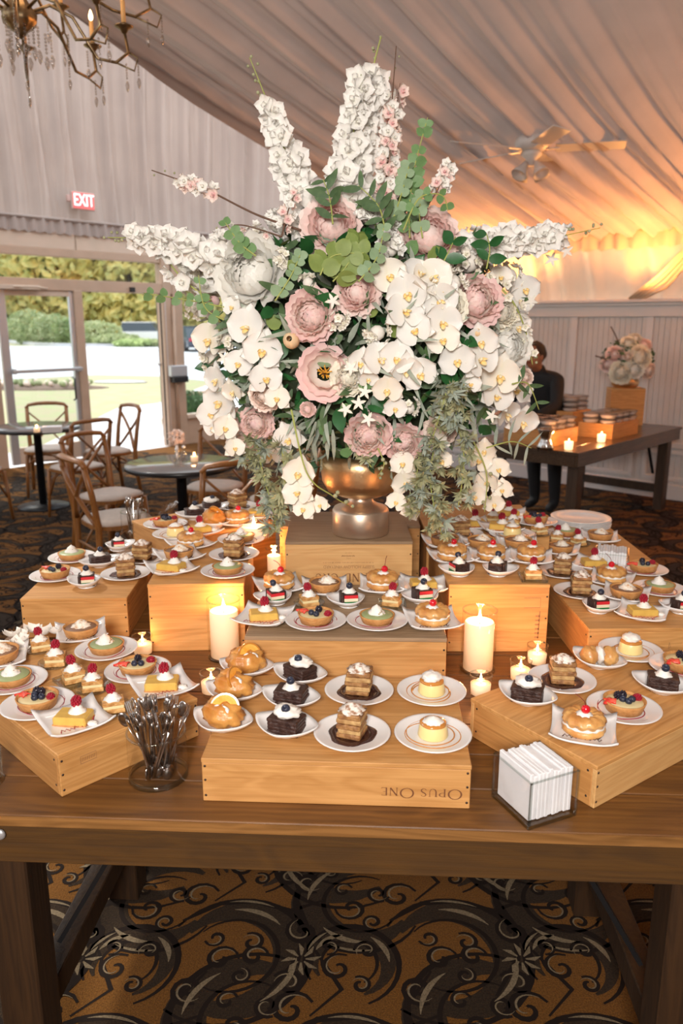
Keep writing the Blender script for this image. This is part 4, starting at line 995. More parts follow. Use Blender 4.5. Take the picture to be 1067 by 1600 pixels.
for i, d in enumerate(D):
    kind, px, py, bx = d[:4]; prz = R(d[4]) if len(d) > 4 else 0
    pt = d[5] if len(d) > 5 and d[5] else DPL[kind][0]; drz = R(d[6]) if len(d) > 6 else rz_.uniform(-.5, .5)
    h = BX[bx][1]; p = at(px, py, h)
    # a plate whose rim overlaps a neighbour's rests a little higher and tips very slightly
    rr = {'round': .08, 'square': .068, 'boat': .06, 'tri': .055, 'gr': .043, 'gs': .04}[pt]
    lift = 0
    for q, r2, l2 in zstack:
        if (Vector((p.x, p.y))-q).length < (rr+r2)*.88 and abs(l2[1]-h) < .01: lift = max(lift, l2[0]+.0035)
    lift = min(lift, .012); zstack.append((Vector((p.x, p.y)), rr, (lift, h)))
    loc = (p.x, p.y, h+.0003+lift)
    ph = phrase(d)
    po = thing('plate', '%s under the %s' % (PN[pt], ph), 'plate', loc, prz, 'dessert plates')
    me = PM[pt]
    # the plate itself is the thing: swap the empty for the mesh
    bpy.data.objects.remove(po)
    po = ob('plate', me, None, loc, (0,0,prz), 1, label='%s under the %s' % (PN[pt], ph), cat='plate', group=PN[pt]+'s')
    sc = DPL[kind][1]
    if sc and pt in ('round', 'square'):
        k = cnt.get(sc, 0); cnt[sc] = k+1; ob('sauce', SM[sc][k % len(SM[sc])], po, (0,0,0), (0,0,(k*1.3 if sc != 'zig' and sc != 'czig' else 0)-0))
    base = {'round': .0078, 'square': .0066, 'boat': .0070, 'tri': .0070, 'gr': .0036, 'gs': .0042}[pt]
    k = cnt.get(kind, 0); cnt[kind] = k+1
    pr_ = PR[kind][k % 2]
    lab = '%s, %s' % (ph, KD[kind]) if kind not in ('stripe',) else ph+', '+KD[kind]
    dl = (p.x, p.y, loc[2]+base); ddz = prz*0+drz+(prz if pt in ('square', 'boat') and len(d) < 7 else 0)
    if id(pr_) not in USED:
        USED.add(id(pr_)); pr_.location = dl; pr_.rotation_euler = (0,0,ddz); pr_['label'] = lab; pr_['group'] = KN[kind]+'s'; pr_.scale = (SCL.get(kind, 1),)*3
    else: dup(pr_, dl, ddz, lab, KN[kind]+'s', SCL.get(kind, 1)*rz_.uniform(.97, 1.04))
# stack of large plates
sp = at(906, 824, HE)
p = MB(); rs = .118; p.lathe([(.0001,0),(rs*.6,0),(rs*.64,.003),(rs*.99,.012),(rs,.0135),(rs*.98,.0145),(rs*.70,.008),(rs*.6,.0045),(.0001,.0045)], 44); me = p.mesh('plate', M['china'])
for k in range(7): ob('stacked_plate', me, None, (sp.x+.001*(k % 3), sp.y, HE+.0003+k*.0052), (0,0,k), label='topmost large white plate of the stack behind the right desserts' if k == 6 else '%s large white plate up in the stack behind the right desserts' % (['lowest','second','third','fourth','fifth','sixth'][k]), cat='plate', group='large plates in a stack')

# ------------------------------------------------------------------ candles
def candle_glow(par, loc, e): 
    l = bpy.data.lights.new('candle_glow', 'POINT'); l.energy = e; l.color = (1, .40, .13); l.shadow_soft_size = .012
    o = bpy.data.objects.new('candle_glow', l); COL.objects.link(o); o.location = loc; o.parent = par
p = MB(); p.lathe([(.0001,0),(.0028,.003),(.0036,.009),(.0022,.017),(.0001,.026)], 10); FLAME = p.mesh('flame', M['flame'])
p = MB(); p.tube([(0,0,0),(.0006,0,.008)], .0008, 5); WICK = p.mesh('wick', M['wick'])
def hurricane(px, py, h, R_, GH, CH, cr, label, clabel, e=2.2):
    b = at(px, py, h); g = MB()
    g.lathe([(.0001,.001),(R_,.001),(R_,GH)], 40); g.f.pop(); g.m.pop(); g.s.pop()
    go = thing('glass_cylinder', label, 'candle holder', b, 0, 'glass cylinders with pillar candles')
    g.build('glass_wall', M['glass'], go)
    g = MB(); g.lathe([(R_-.0028,GH-.002),(R_+.0003,GH-.002),(R_+.0003,GH+.001),(R_-.0028,GH+.001),(R_-.0028,GH-.002)], 40); g.lathe([(R_-.003,0),(R_+.0005,0),(R_+.0005,.007),(R_-.003,.007)], 40); g.build('glass_rim', M['glassedge'], go, kind='stuff')
    c = thing('pillar_candle', clabel, 'candle', (b.x, b.y, b.z+.0065), 0, 'ivory pillar candles')
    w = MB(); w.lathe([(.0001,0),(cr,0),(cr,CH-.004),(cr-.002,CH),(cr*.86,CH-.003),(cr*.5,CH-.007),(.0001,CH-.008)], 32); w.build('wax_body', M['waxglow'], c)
    ob('wick', WICK, c, (0,0,CH-.009)); ob('flame', FLAME, c, (0,0,CH-.003), (0,0,0), 1.45); candle_glow(c, (0,0,CH+.022), e)
def votive(px, py, h, label, s=1.0, e=.35):
    b = at(px, py, h); t = thing('votive_candle', label, 'candle', b, 0, 'votive candles in glass cups', s)
    g = MB(); g.lathe([(.0001,0),(.0225,0),(.0275,.010),(.0290,.062)], 28); g.f.pop(); g.m.pop(); g.s.pop(); g.build('glass_cup', M['glass'], t)
    g = MB(); g.lathe([(.0268,.060),(.0294,.060),(.0294,.0635),(.0268,.0635),(.0268,.060)], 28); g.build('glass_rim', M['glassedge'], t)
    w = MB(); w.lathe([(.0001,.0055),(.0245,.0115),(.0262,.038),(.0001,.037)], 24); w.build('wax_body', M['waxglow'], t)
    ob('wick', WICK, t, (0,0,.036)); ob('flame', FLAME, t, (0,0,.041)); candle_glow(t, (0,0,.055), e)
hurricane(352, 1026, T, .047, .175, .135, .040, 'tall clear glass cylinder in front of the tall left box', 'ivory pillar candle in the left glass cylinder', 1.7)
hurricane(746, 1046, T, .047, .175, .135, .040, 'tall clear glass cylinder between the middle box and tall right box', 'ivory pillar candle in the right glass cylinder', 1.7)
hurricane(397, 838, HD, .052, .050, .030, .044, 'short wide glass cylinder at the back left beside the trailing greenery', 'short wide candle at the back left beside the trailing greenery', .9)
hurricane(429, 918, T, .030, .15, .115, .024, 'slim glass cylinder in the gap left of the printed box', 'slim pillar candle in the gap left of the printed box', 1.6)
votive(224, 1025, T, 'glass votive candle in front of the low far-left box')
votive(331, 1086, T, 'glass votive candle left of the orange cream puffs')
votive(838, 1040, T, 'glass votive candle in front of the tall right box, farthest of three')
votive(750, 1089, T, 'glass votive candle at the foot of the right pillar candle')
votive(812, 1066, T, 'glass votive candle half hidden behind the front right box')

# ------------------------------------------------------------------ cutlery
def spoonmesh():
    p = MB(); p.tube([(0,0,-.10),(0,.001,-.06),(0,0,0),(0,0,.05)], [.0045,.0035,.0022,.003], 8, flat=.4)
    p.ball((0,0,.075), (.0135,.004,.022), 14, 8); return p.mesh('spoon', M['steel'])
def forkmesh():
    p = MB(); p.tube([(0,0,-.10),(0,.001,-.06),(0,0,0),(0,0,.045)], [.0055,.0040,.0022,.003], 8, flat=.35)
    p.box(-.009,.009,-.0012,.0012,.043,.06, bev=.0005)
    for k in range(4): p.box(-.009+.005*k,-.0065+.005*k,-.001,.001,.06,.092)
    return p.mesh('fork', M['steel'])
SP, FK = spoonmesh(), forkmesh()
def handlemesh():
    p = MB(); p.tube([(0,0,-.08),(0,0,-.02),(0,0,.04),(0,0,.075),(0,0,.088)], [.0028,.003,.0045,.0085,.004], 10, flat=.35); p.ball((0,0,-.095), (.013,.004,.02), 12, 6); return p.mesh('spoon', M['steel'])
HD_ = handlemesh()
def cutlery_jar(px, py, h, r, gh, n, label, place, sd, zc=.10, z0=None):
    b = at(px, py, h) if z0 is None else z0
    j = thing('glass_jar', label, 'jar', b)
    g = MB(); g.lathe([(.0001,.001),(r,.001),(r,gh)], 40); g.f.pop(); g.m.pop(); g.s.pop(); g.build('glass_wall', M['glass'], j)
    g = MB(); g.lathe([(r-.0035,gh-.002),(r+.0005,gh-.002),(r+.0005,gh+.0015),(r-.0035,gh+.0015),(r-.0035,gh-.002)], 40); g.lathe([(r-.004,0),(r+.0005,0),(r+.0005,.011),(r-.004,.011),(r-.004,0)], 40); g.build('glass_rim', M['glassedge'], j, kind='stuff')
    rnd = random.Random(sd)
    for k in range(n):
        a1 = rnd.uniform(0, 2*PI); q1 = r*.74*math.sqrt(rnd.random()); a2 = a1+rnd.uniform(-1.2,1.2); q2 = r*.86*math.sqrt(rnd.uniform(.15,1))
        bx_, by_ = q1*math.cos(a1)*.6, q1*math.sin(a1)*.6; dxy = Vector((q2*math.cos(a2)-bx_, q2*math.sin(a2)-by_)); tilt = math.atan2(dxy.length, gh); a = math.atan2(dxy.y, dxy.x)
        me = (HD_, SP, FK, HD_)[k % 4]; nm = 'fork' if me is FK else 'spoon'
        o = ob(nm, me, None, (b.x+bx_+math.sin(tilt)*.1*math.cos(a), b.y+by_+math.sin(tilt)*.1*math.sin(a), b.z+.012+zc*math.cos(tilt)), scale=.80, label='steel dessert %s standing in the %s' % (nm, place), cat=nm, group='%ss in the %s' % (nm, place))
        o.rotation_euler = (Matrix.Rotation(a, 4, 'Z')@Matrix.Rotation(tilt, 4, 'Y')@Matrix.Rotation(rnd.uniform(0,PI), 4, 'Z')).to_euler()
cutlery_jar(248, 1212, T, .061, .105, 44, 'round clear glass jar packed with cutlery beside the front left box', 'front round glass jar', 3, .082)
jb = at(212, 852, T)
cutlery_jar(212, 852, T, .055, .15, 20, 'tall clear glass jar of cutlery at the back left table edge', 'back left glass jar', 8, .12)
for k in range(6):
    o = ob('fork', FK, None, (jb.x+.10+.008*k, jb.y-.02, T+.10+.004*k), label='dessert fork leaning in the bunch right of the back jar', cat='fork', group='forks bunched right of the back left jar'); o.rotation_euler = (R(8), R(28+3*k), R(12*k))
g = thing('glass_jar', 'edge of a clear glass jar at the left end of the table', 'jar', at(-22, 1222, T)); q = MB(); q.lathe([(.0001,0),(.036,0),(.036,.07),(.0335,.07),(.0335,.01),(.0001,.01)], 32); q.build('glass_wall', M['glassedge'], g)
# napkin holders
def napkins(c, rz, w, d, h, label, nl):
    t = thing('napkin_holder', label, 'napkin holder', c, rz); k = .004
    for a in ((0,w,0,k,0,h),(0,w,d-k,d,0,h),(0,k,k,d-k,0,h),(w-k,w,k,d-k,0,h)):
        p = MB(); p.box(*a, bev=.001); p.build('glass_side', M['glass'], t)
    p = MB(); p.box(0,w,0,d,0,.009, bev=.001); p.build('glass_base', M['glassedge'], t)
    p = MB()
    for a in ((0,w,0,k),(0,w,d-k,d),(0,k,0,d),(w-k,w,0,d)): p.box(*a, h-.001, h+.001)
    for x in (0, w-k):
        for y in (0, d-k): p.box(x, x+k, y, y+k, .009, h)
    p.build('glass_rim', M['glassedge'], t)
    s_ = thing('napkin_stack', nl, 'napkins', c, rz)
    rnd = random.Random(2); n = 11
    for k2 in range(n):
        p = MB(); x0 = .008+k2*(w-.016)/n; hh = h+.007+rnd.uniform(-.003,.004)
        p.box(x0, x0+(w-.018)/n, .009+rnd.uniform(0,.004), d-.009-rnd.uniform(0,.004), .010, hh, bev=.0016); p.build('napkin', M['napkin'], s_)
nb_, nl_, nr_ = at(825.5, 1299, T), at(765, 1245, T), at(901, 1275, T)
napkins((nb_.x, nb_.y, T), math.atan2(nr_.y-nb_.y, nr_.x-nb_.x), (nr_-nb_).length, (nl_-nb_).length, .098, 'square clear glass holder full of white napkins at front right', 'white paper napkins packed in the front glass holder')
for k_ in PR:
    for o_ in PR[k_]:
        if id(o_) not in USED:
            for c_ in list(o_.children): bpy.data.objects.remove(c_)
            bpy.data.objects.remove(o_)
q_ = at(955, 893, HE); napkins((q_.x-.04, q_.y+.06, HE), R(-20), .11, .11, .045, 'low square glass napkin holder behind the right edge desserts', 'white napkins in the holder behind the right edge desserts')
# fallen white petals at the left
p = MB(); p.grid(lambda a, b: ((a-.5)*.034, (b-.5)*.030*(1-.5*(a-.5)**2*4), .004+.012*((a-.5)**2+(b-.5)**2)*3), 5, 5); PTL = p.mesh('petal', M['petalcream'])
rnd = random.Random(1)
for k, (px, py) in enumerate(((25,1012),(35,1000),(48,995),(12,1016),(30,1020),(40,1010),(75,992),(88,996),(20,1003),(55,990))):
    b = at(px, py, HA); b = b if k < 7 else b
    ob('fallen_petal', PTL, None, (b.x, b.y, HA+.001+.004*(k % 3)), (rnd.uniform(-.4,.4), rnd.uniform(-.4,.4), rnd.uniform(0,6)), 1.25, label='loose creamy flower petal lying among the pastries at left', cat='petal', group='loose petals on the front left box')

# ------------------------------------------------------------------ chairs and round tables
def make_chair():
    t = thing('cross_back_chair', 'x', 'chair', FAR)
    def se(a, w, d): c_, s_ = math.cos(a), math.sin(a); return (w*abs(c_)**.7*(1 if c_ > 0 else -1), d*abs(s_)**.7*(1 if s_ > 0 else -1))
    p = MB(); p.prism([se(2*PI*k/28, .215, .205) for k in range(28)], .425, .450); p.build('seat', M['chairwood'], t)
    p = MB()
    p.polar(lambda r, a: (*[q*r for q in se(a, .205, .195)], .482-.020*r**5), 5, 28, thick=.030-.004); p.build('seat_cushion', M['cushion'], t)
    for s_ in (-1, 1):
        p = MB(); p.tube([(s_*.19,-.235,0),(s_*.175,-.20,.25),(s_*.180,-.195,.45),(s_*.188,-.225,.66),(s_*.190,-.265,.85)], [.017,.021,.022,.020,.018], 8); p.build('rear_leg', M['chairwood'], t)
        p = MB(); p.tube([(s_*.19,.195,0),(s_*.172,.165,.43)], [.013,.018], 8); p.build('front_leg', M['chairwood'], t)
        p = MB(); p.tube([(s_*.182,.178,.20),(s_*.15,.170,.34),(s_*.08,.165,.405),(0,.165,.42)], .009, 6); p.build('arched_brace', M['chairwood'], t)
        p = MB(); p.tube([(s_*.178,.17,.20),(s_*.172,.08,.37),(s_*.172,0,.42),(s_*.172,-.09,.37),(s_*.178,-.19,.20)], .009, 6); p.build('arched_brace', M['chairwood'], t)
        p = MB(); p.tube([(s_*.185,-.262,.80),(s_*.10,-.262,.72),(0,-.250,.63),(-s_*.09,-.222,.53),(-s_*.165,-.197,.455)], .017, 8, flat=.5); p.build('cross_slat', M['chairwood'], t)
    p = MB(); p.tube([(-.205,-.262,.835),(-.17,-.268,.868),(-.09,-.296,.878),(0,-.305,.880),(.09,-.296,.878),(.17,-.268,.868),(.205,-.262,.835)], [.018,.024,.027,.028,.027,.024,.018], 8, flat=.7); p.build('top_rail', M['chairwood'], t)
    p = MB(); p.tube([(-.18,-.20,.30),(.18,-.20,.30)], .009, 6); p.build('stretcher', M['chairwood'], t)
    return t
CH = make_chair(); first = [True]
def chair(x, y, tx, ty, label, grp):
    rz = math.atan2(ty-y, tx-x)-PI/2
    if first[0]: first[0] = False; CH.location = (x,y,0); CH.rotation_euler = (0,0,rz); CH['label'] = label; CH['group'] = grp
    else: dup(CH, (x,y,0), rz, label, grp)
def rtable(x, y, r, label):
    t = thing('round_table', label, 'table', (x,y,0), 0, 'round cafe tables')
    p = MB(); p.lathe([(.0001,.725),(r-.004,.725),(r,.729),(r,.757),(r-.004,.760),(.0001,.760)], 56); p.build('tabletop', M['tabletop_round'], t)
    p = MB(); p.lathe([(r-.003,.727),(r+.002,.729),(r+.002,.755),(r-.003,.757),(r-.003,.727)], 56); p.build('edge_band', M['dark'], t)
    p = MB(); p.lathe([(.035,.03),(.035,.70),(.11,.715),(.11,.725)], 20); p.build('pedestal', M['dark'], t)
    p = MB(); p.lathe([(.0001,0),(.23,0),(.23,.012),(.06,.035),(.0001,.036)], 36); p.build('base_plate', M['blackmetal'], t)
g1 = 'cross-back chairs around the far left table'; g2 = 'cross-back chairs around the near round table'
rtable(-2.80, 7.15, .38, 'round dark cafe table near the glass doors at far left'); t1 = (-2.80, 7.15)
rtable(-1.09, 5.22, .37, 'round dark cafe table with reflective top left of the flowers'); t2 = (-1.09, 5.22)
chair(-2.95, 7.75, *t1, 'brown cross-back chair behind the far left table, in front of the door', g1)
chair(-3.16, 6.62, *t1, 'brown cross-back chair at the left edge, near side of far table', g1)
chair(-2.33, 6.78, *t1, 'brown cross-back chair on the near right side of the far left table', g1)
chair(-2.30, 7.62, *t1, 'brown cross-back chair partly hidden beyond the far left table', g1)
chair(-1.70, 5.62, *t2, 'brown cross-back chair left of the near round table, farther of two', g2)
chair(-1.46, 4.92, *t2, 'brown cross-back chair nearest the glass cutlery jar', g2)
chair(-.98, 5.93, *t2, 'brown cross-back chair behind the near round table, half hidden by flowers', g2)
chair(-.80, 4.80, *t2, 'brown cross-back chair in front of the near round table, showing its X back', g2)
chair(-.45, 5.45, *t2, 'brown cross-back chair right of the near round table beneath the flowers', g2)
def cafe_votive(x, y, label):
    t = thing('votive_candle', label, 'candle', (x,y,.7605), 0, 'small votives on the cafe tables')
    g = MB(); g.lathe([(.0001,0),(.026,0),(.030,.065)], 20); g.f.pop(); g.m.pop(); g.s.pop(); g.build('glass_cup', M['glass'], t)
    w = MB(); w.lathe([(.0001,.004),(.024,.004),(.026,.040),(.0001,.040)], 16); w.build('wax_body', M['waxglow'], t); ob('flame', FLAME, t, (0,0,.042)); candle_glow(t, (0,0,.06), .8)
cv = at(304, 722, .76); cafe_votive(cv.x, cv.y, 'small votive candle on the near round cafe table')
cv = at(58, 676, .76); cafe_votive(cv.x, cv.y, 'small votive candle on the far left cafe table')
def shaker(px, py, lab, k):
    b = at(px, py, .76); t = thing('bud_vase', lab, 'vase', (b.x,b.y,.7605), 0, 'small glass bottles on the near cafe table')
    g = MB(); g.lathe([(.0001,0),(.020,0),(.022,.05),(.010,.075),(.012,.095)], 16); g.f.pop(); g.m.pop(); g.s.pop(); g.build('glass_body', M['glassedge'], t)
    c_ = MB(); c_.ball((0,0,.10), (.014,.014,.011), 10, 6); c_.build('stopper', M['china'], t)
shaker(277, 725, 'left small glass bottle with white top on the near cafe table', 0); shaker(288, 721, 'right small glass bottle with white top on the near cafe table', 1)
b = at(277, 716, .76); t = thing('table_posy', 'small dried flower posy on the near round cafe table', 'flowers', (b.x, b.y, .7605))
p = MB(); rnd = random.Random(3); p.tube([(0,0,0),(0,0,.09)], [.012,.010], 8); p.build('posy_vase', M['china'], t)
p = MB(); leafcloud(p, (0,0,.15), (.06,.06,.05), 160, .03, seed=4); p.build('dried_blooms', M['petalpeach'], t, kind='stuff')
b = at(82, 675, .76); t = thing('napkin_stack', 'stack of folded napkins on the far left cafe table', 'napkins', (b.x, b.y, .7605), .3)
for k in range(4): p = MB(); p.box(-.08,.08,-.06,.06,k*.013,k*.013+.012, bev=.003); p.build('napkin', M['napkin'], t)

# ------------------------------------------------------------------ serving table on the right
RT = at(904, 708, .76); ra = math.atan2(1.47, 1.38); rx = Vector((math.cos(ra), math.sin(ra), 0)); ry = Vector((-math.sin(ra), math.cos(ra), 0))
farm_table('farm_table', 'dark folding farm table by the white panelled wall', (RT.x, RT.y), ra, 0, 2.03, .98, 6, .76, 'dk', 'dkleg', (.14, 1.86), plankm='dk', edgem='dk')
def sbox(c, rz, w, d, h, label): wbox(label, (c.x, c.y), rz, w, d, h, nails=False, z0=.7605, grp='wooden boxes on the dark table')
cR = at(956, 687, .76); cL = at(861, 699, .76)
sbox(cL, ra, .42, .42, .12, 'wooden box on the dark table nearest the flowers')
sbox(cR, ra, .50, .30, .12, 'wooden box on the dark table, in front of the upright one')
cB = at(893, 675, .76); sbox(cB, ra, .34, .30, .17, 'wooden box at the back of the dark table under the tallest container stack')
cS = at(951, 664, .76); t = wbox('upright pale wooden box at the far edge of the dark table holding flowers', (cS.x, cS.y), R(-5), .305, .19, .335, 'palex', 'pinex', False, .7605)
p = MB()
def cont(r, a):
    c_, s_ = math.cos(a), math.sin(a); x = .068*abs(c_)**.55*(1 if c_ > 0 else -1); y = .068*abs(s_)**.55*(1 if s_ > 0 else -1); return (x*r, y*r, .040-.010*r**6)
tc_ = thing('lidded_container', 'x', 'container', FAR)
p.polar(cont, 5, 24, thick=.003); p.build('clear_lid', M['plasticclear'], tc_)
p = MB(); p.lathe([(.0001,0),(.055,0),(.066,.026),(.0001,.026)], 24); p.build('dessert_filling', M['petalcream'], tc_)
p = MB(); p.lathe([(.058,.0),(.070,.027),(.073,.028),(.070,.029)], 24); p.f.pop(); p.m.pop(); p.s.pop(); p.f.pop(); p.m.pop(); p.s.pop(); p.build('clear_tray', M['plasticclear'], tc_)
fst = [True]
def stack(c, w, d, h, nx, ny, nl, where):
    for l in range(nl):
        for i in range(nx):
            for j in range(ny):
                q = c+rx*(w*(i+.5)/nx)+ry*(d*(j+.5)/ny); loc = (q.x, q.y, h+l*.044)
                lab = 'clear lidded container, %s layer, on the %s' % ('top' if l == nl-1 else ['bottom', 'middle'][l], where)
                if fst[0]: fst[0] = False; tc_.location = loc; tc_.rotation_euler = (0,0,ra); tc_['label'] = lab; tc_['group'] = 'containers, '+where+', layer %d' % l
                else: dup(tc_, loc, ra+random.uniform(-.1,.1), lab, 'containers, '+where+', layer %d' % l)
stack(cL, .44, .44, .881, 3, 3, 2, 'box nearest the flowers')
stack(cR, .52, .30, .881, 4, 2, 2, 'box before the upright one')
stack(cB, .36, .30, .931, 2, 2, 3, 'box at the back')
def small_votive(px, py, label):
    b = at(px, py, .76); t = thing('votive_candle', label, 'candle', (b.x,b.y,.7605), 0, 'votives on the dark table')
    g = MB(); g.lathe([(.0001,0),(.032,0),(.036,.072)], 20); g.f.pop(); g.m.pop(); g.s.pop(); g.build('glass_cup', M['glass'], t)
    w = MB(); w.lathe([(.0001,.004),(.030,.004),(.033,.062),(.0001,.062)], 16); w.build('wax_body', mat('votiveglow', (1,.8,.6), .5, emis=(1,.62,.30), estr=2.2), t); ob('flame', FLAME, t, (0,0,.06)); candle_glow(t, (0,0,.09), 3.0)
small_votive(888, 703, 'left glowing votive candle on the dark serving table'); small_votive(939, 691, 'right glowing votive candle on the dark serving table')
b = at(852, 702, .76); t = thing('silver_vase', 'waisted silver vase beside the left votive on the dark table', 'vase', (b.x,b.y,.7605))
p = MB(); p.lathe([(.0001,0),(.055,0),(.06,.02),(.042,.06),(.035,.08),(.045,.11),(.062,.15),(.060,.155),(.030,.09),(.0001,.085)], 24, mod=lambda i, a: 1+.08*math.cos(a*8)); p.build('vase_body', M['steel'], t)

# person behind the dark table, leaning forward over it (mostly hidden by the flowers)
def skinmesh(name, pts, edges, rad, m, parent, lev=2):
    me = bpy.data.meshes.new(name); me.from_pydata(pts, edges, []); o = bpy.data.objects.new(name, me); COL.objects.link(o)
    md = o.modifiers.new('s', 'SKIN'); md.use_smooth_shade = True
    for i, r_ in enumerate(rad): me.skin_vertices[0].data[i].radius = (r_, r_) if not isinstance(r_, tuple) else r_
    me.skin_vertices[0].data[0].use_root = True
    sb = o.modifiers.new('u', 'SUBSURF'); sb.levels = lev; sb.render_levels = lev
    bpy.context.view_layer.update()
    m2 = bpy.data.meshes.new_from_object(o.evaluated_get(bpy.context.evaluated_depsgraph_get())); bpy.data.objects.remove(o)
    m2.materials.clear(); m2.materials.append(m)
    for f_ in m2.polygons: f_.use_smooth = True
    return ob(name, m2, parent)
pp = Vector((1.80, 6.95, 0)); 
pe = thing('person', 'person in black clothes leaning over the dark table behind the flowers', 'person', pp, R(222), None, .95)
# local frame: faces +x, left is +y
J = [(-.10,0,.90),(-.02,0,1.08),(.06,0,1.24),(.12,0,1.34),(.16,0,1.40),
     (-.10,.09,.86),(-.06,.11,.48),(-.10,.11,.08),(.03,.12,.04),(-.10,-.09,.86),(-.04,-.11,.48),(-.10,-.11,.08),(.03,-.12,.04),
     (.10,.19,1.26),(.20,.25,1.04),(.38,.20,.98),(.10,-.19,1.26),(.20,-.25,1.04),(.38,-.20,.98)]
Ed = [(0,1),(1,2),(2,3),(3,4),(0,5),(5,6),(6,7),(7,8),(0,9),(9,10),(10,11),(11,12),(2,13),(13,14),(14,15),(2,16),(16,17),(17,18)]
Rd = [.14,.13,.16,.07,.055,.10,.075,.05,.04,.10,.075,.05,.04,.075,.055,.038,.075,.055,.038]
skinmesh('dark_suit', J, Ed, Rd, M['suit'], pe)
hd_ = MB(); hd_.ball((.215,0,1.475), (.095,.075,.115), 20, 14); hd_.ball((.305,0,1.46), (.018,.012,.022), 8, 6)
for s_ in (-1,1): hd_.ball((.20,s_*.077,1.47), (.018,.010,.030), 8, 6)
hd_.tube([(.15,0,1.36),(.19,0,1.43)], [.05,.05], 10); hdo = hd_.build('head', M['skin'], pe)
ey = MB()
for s_ in (-1,1): ey.ball((.298,s_*.030,1.485), (.010,.013,.008), 8, 6)
ey.build('eyes', M['china'], hdo, kind='stuff')
ey = MB(); ey.tube([(.300,-.022,1.425),(.308,0,1.422),(.300,.022,1.425)], .006, 6); ey.build('mouth', M['stemred'], hdo)
hr = MB(); hr.ball((.185,0,1.505), (.100,.084,.105), 20, 14, bump=.15, bs=3); hr.ball((.09,0,1.49), (.045,.045,.045), 12, 8, bump=.2); hr.build('hair', M['hair'], pe)
for s_ in (-1,1):
    hp = [(.38,s_*.20,.98),(.45,s_*.19,.955)]; he = [(0,1)]; hr_ = [.026,.030]
    for q in range(4):
        k0 = len(hp); yy = s_*.19+(-.027+.018*q); L_ = (.055,.066,.062,.048)[q]
        hp += [(.475,yy,.952),(.475+L_*.6,yy,.940),(.475+L_,yy,.915)]; he += [(1,k0),(k0,k0+1),(k0+1,k0+2)]; hr_ += [.010,.009,.007]
    k0 = len(hp); hp += [(.42,s_*.155,.950),(.455,s_*.135,.935)]; he += [(0,k0),(k0,k0+1)]; hr_ += [.012,.009]
    skinmesh('hand', hp, he, hr_, M['skin'], pe, 1)

# ------------------------------------------------------------------ ceiling fan
fp = atY(831, 232, 6.25)
fan = thing('ceiling_fan', 'white ceiling fan with a cluster of glass lights hanging from the draped ceiling', 'ceiling fan', fp)
rh = roof_h(fp)-fp.z+.05
p = MB(); p.tube([(0,0,.06),(0,0,rh)], .014, 10); p.build('rod', M['fanwhite'], fan)
p = MB(); p.lathe([(.0001,-.02),(.08,-.02),(.115,.0),(.13,.03),(.12,.07),(.07,.095),(.03,.11),(.0001,.112)], 32); p.build('motor_housing', M['fanwhite'], fan)
p = MB(); p.lathe([(.0001,-.12),(.035,-.12),(.045,-.07),(.075,-.05),(.075,-.022),(.0001,-.02)], 24); p.build('switch_cup', M['fanwhite'], fan)
for k in range(5):
    a = R(-14+72*k); X = RZ(a)
    p = MB(); p.box(.10,.20,-.02,.02,-.012,-.004,0,X,.003); p.box(.17,.66,-.065,.065,-.008,.0,0,X@RX(R(-14)),.003); p.build('fan_blade', M['fanwhite'], fan)
for k in range(4):
    a = R(30+90*k); X = RZ(a)@TR(.05,0,-.10)@RY(R(145))
    p = MB(); p.lathe([(.018,0),(.025,.03),(.045,.075),(.062,.115),(.058,.115),(.04,.07)], 18, 0, X); p.f.pop(); p.m.pop(); p.s.pop(); p.build('lamp_shade', M['frost'], fan)

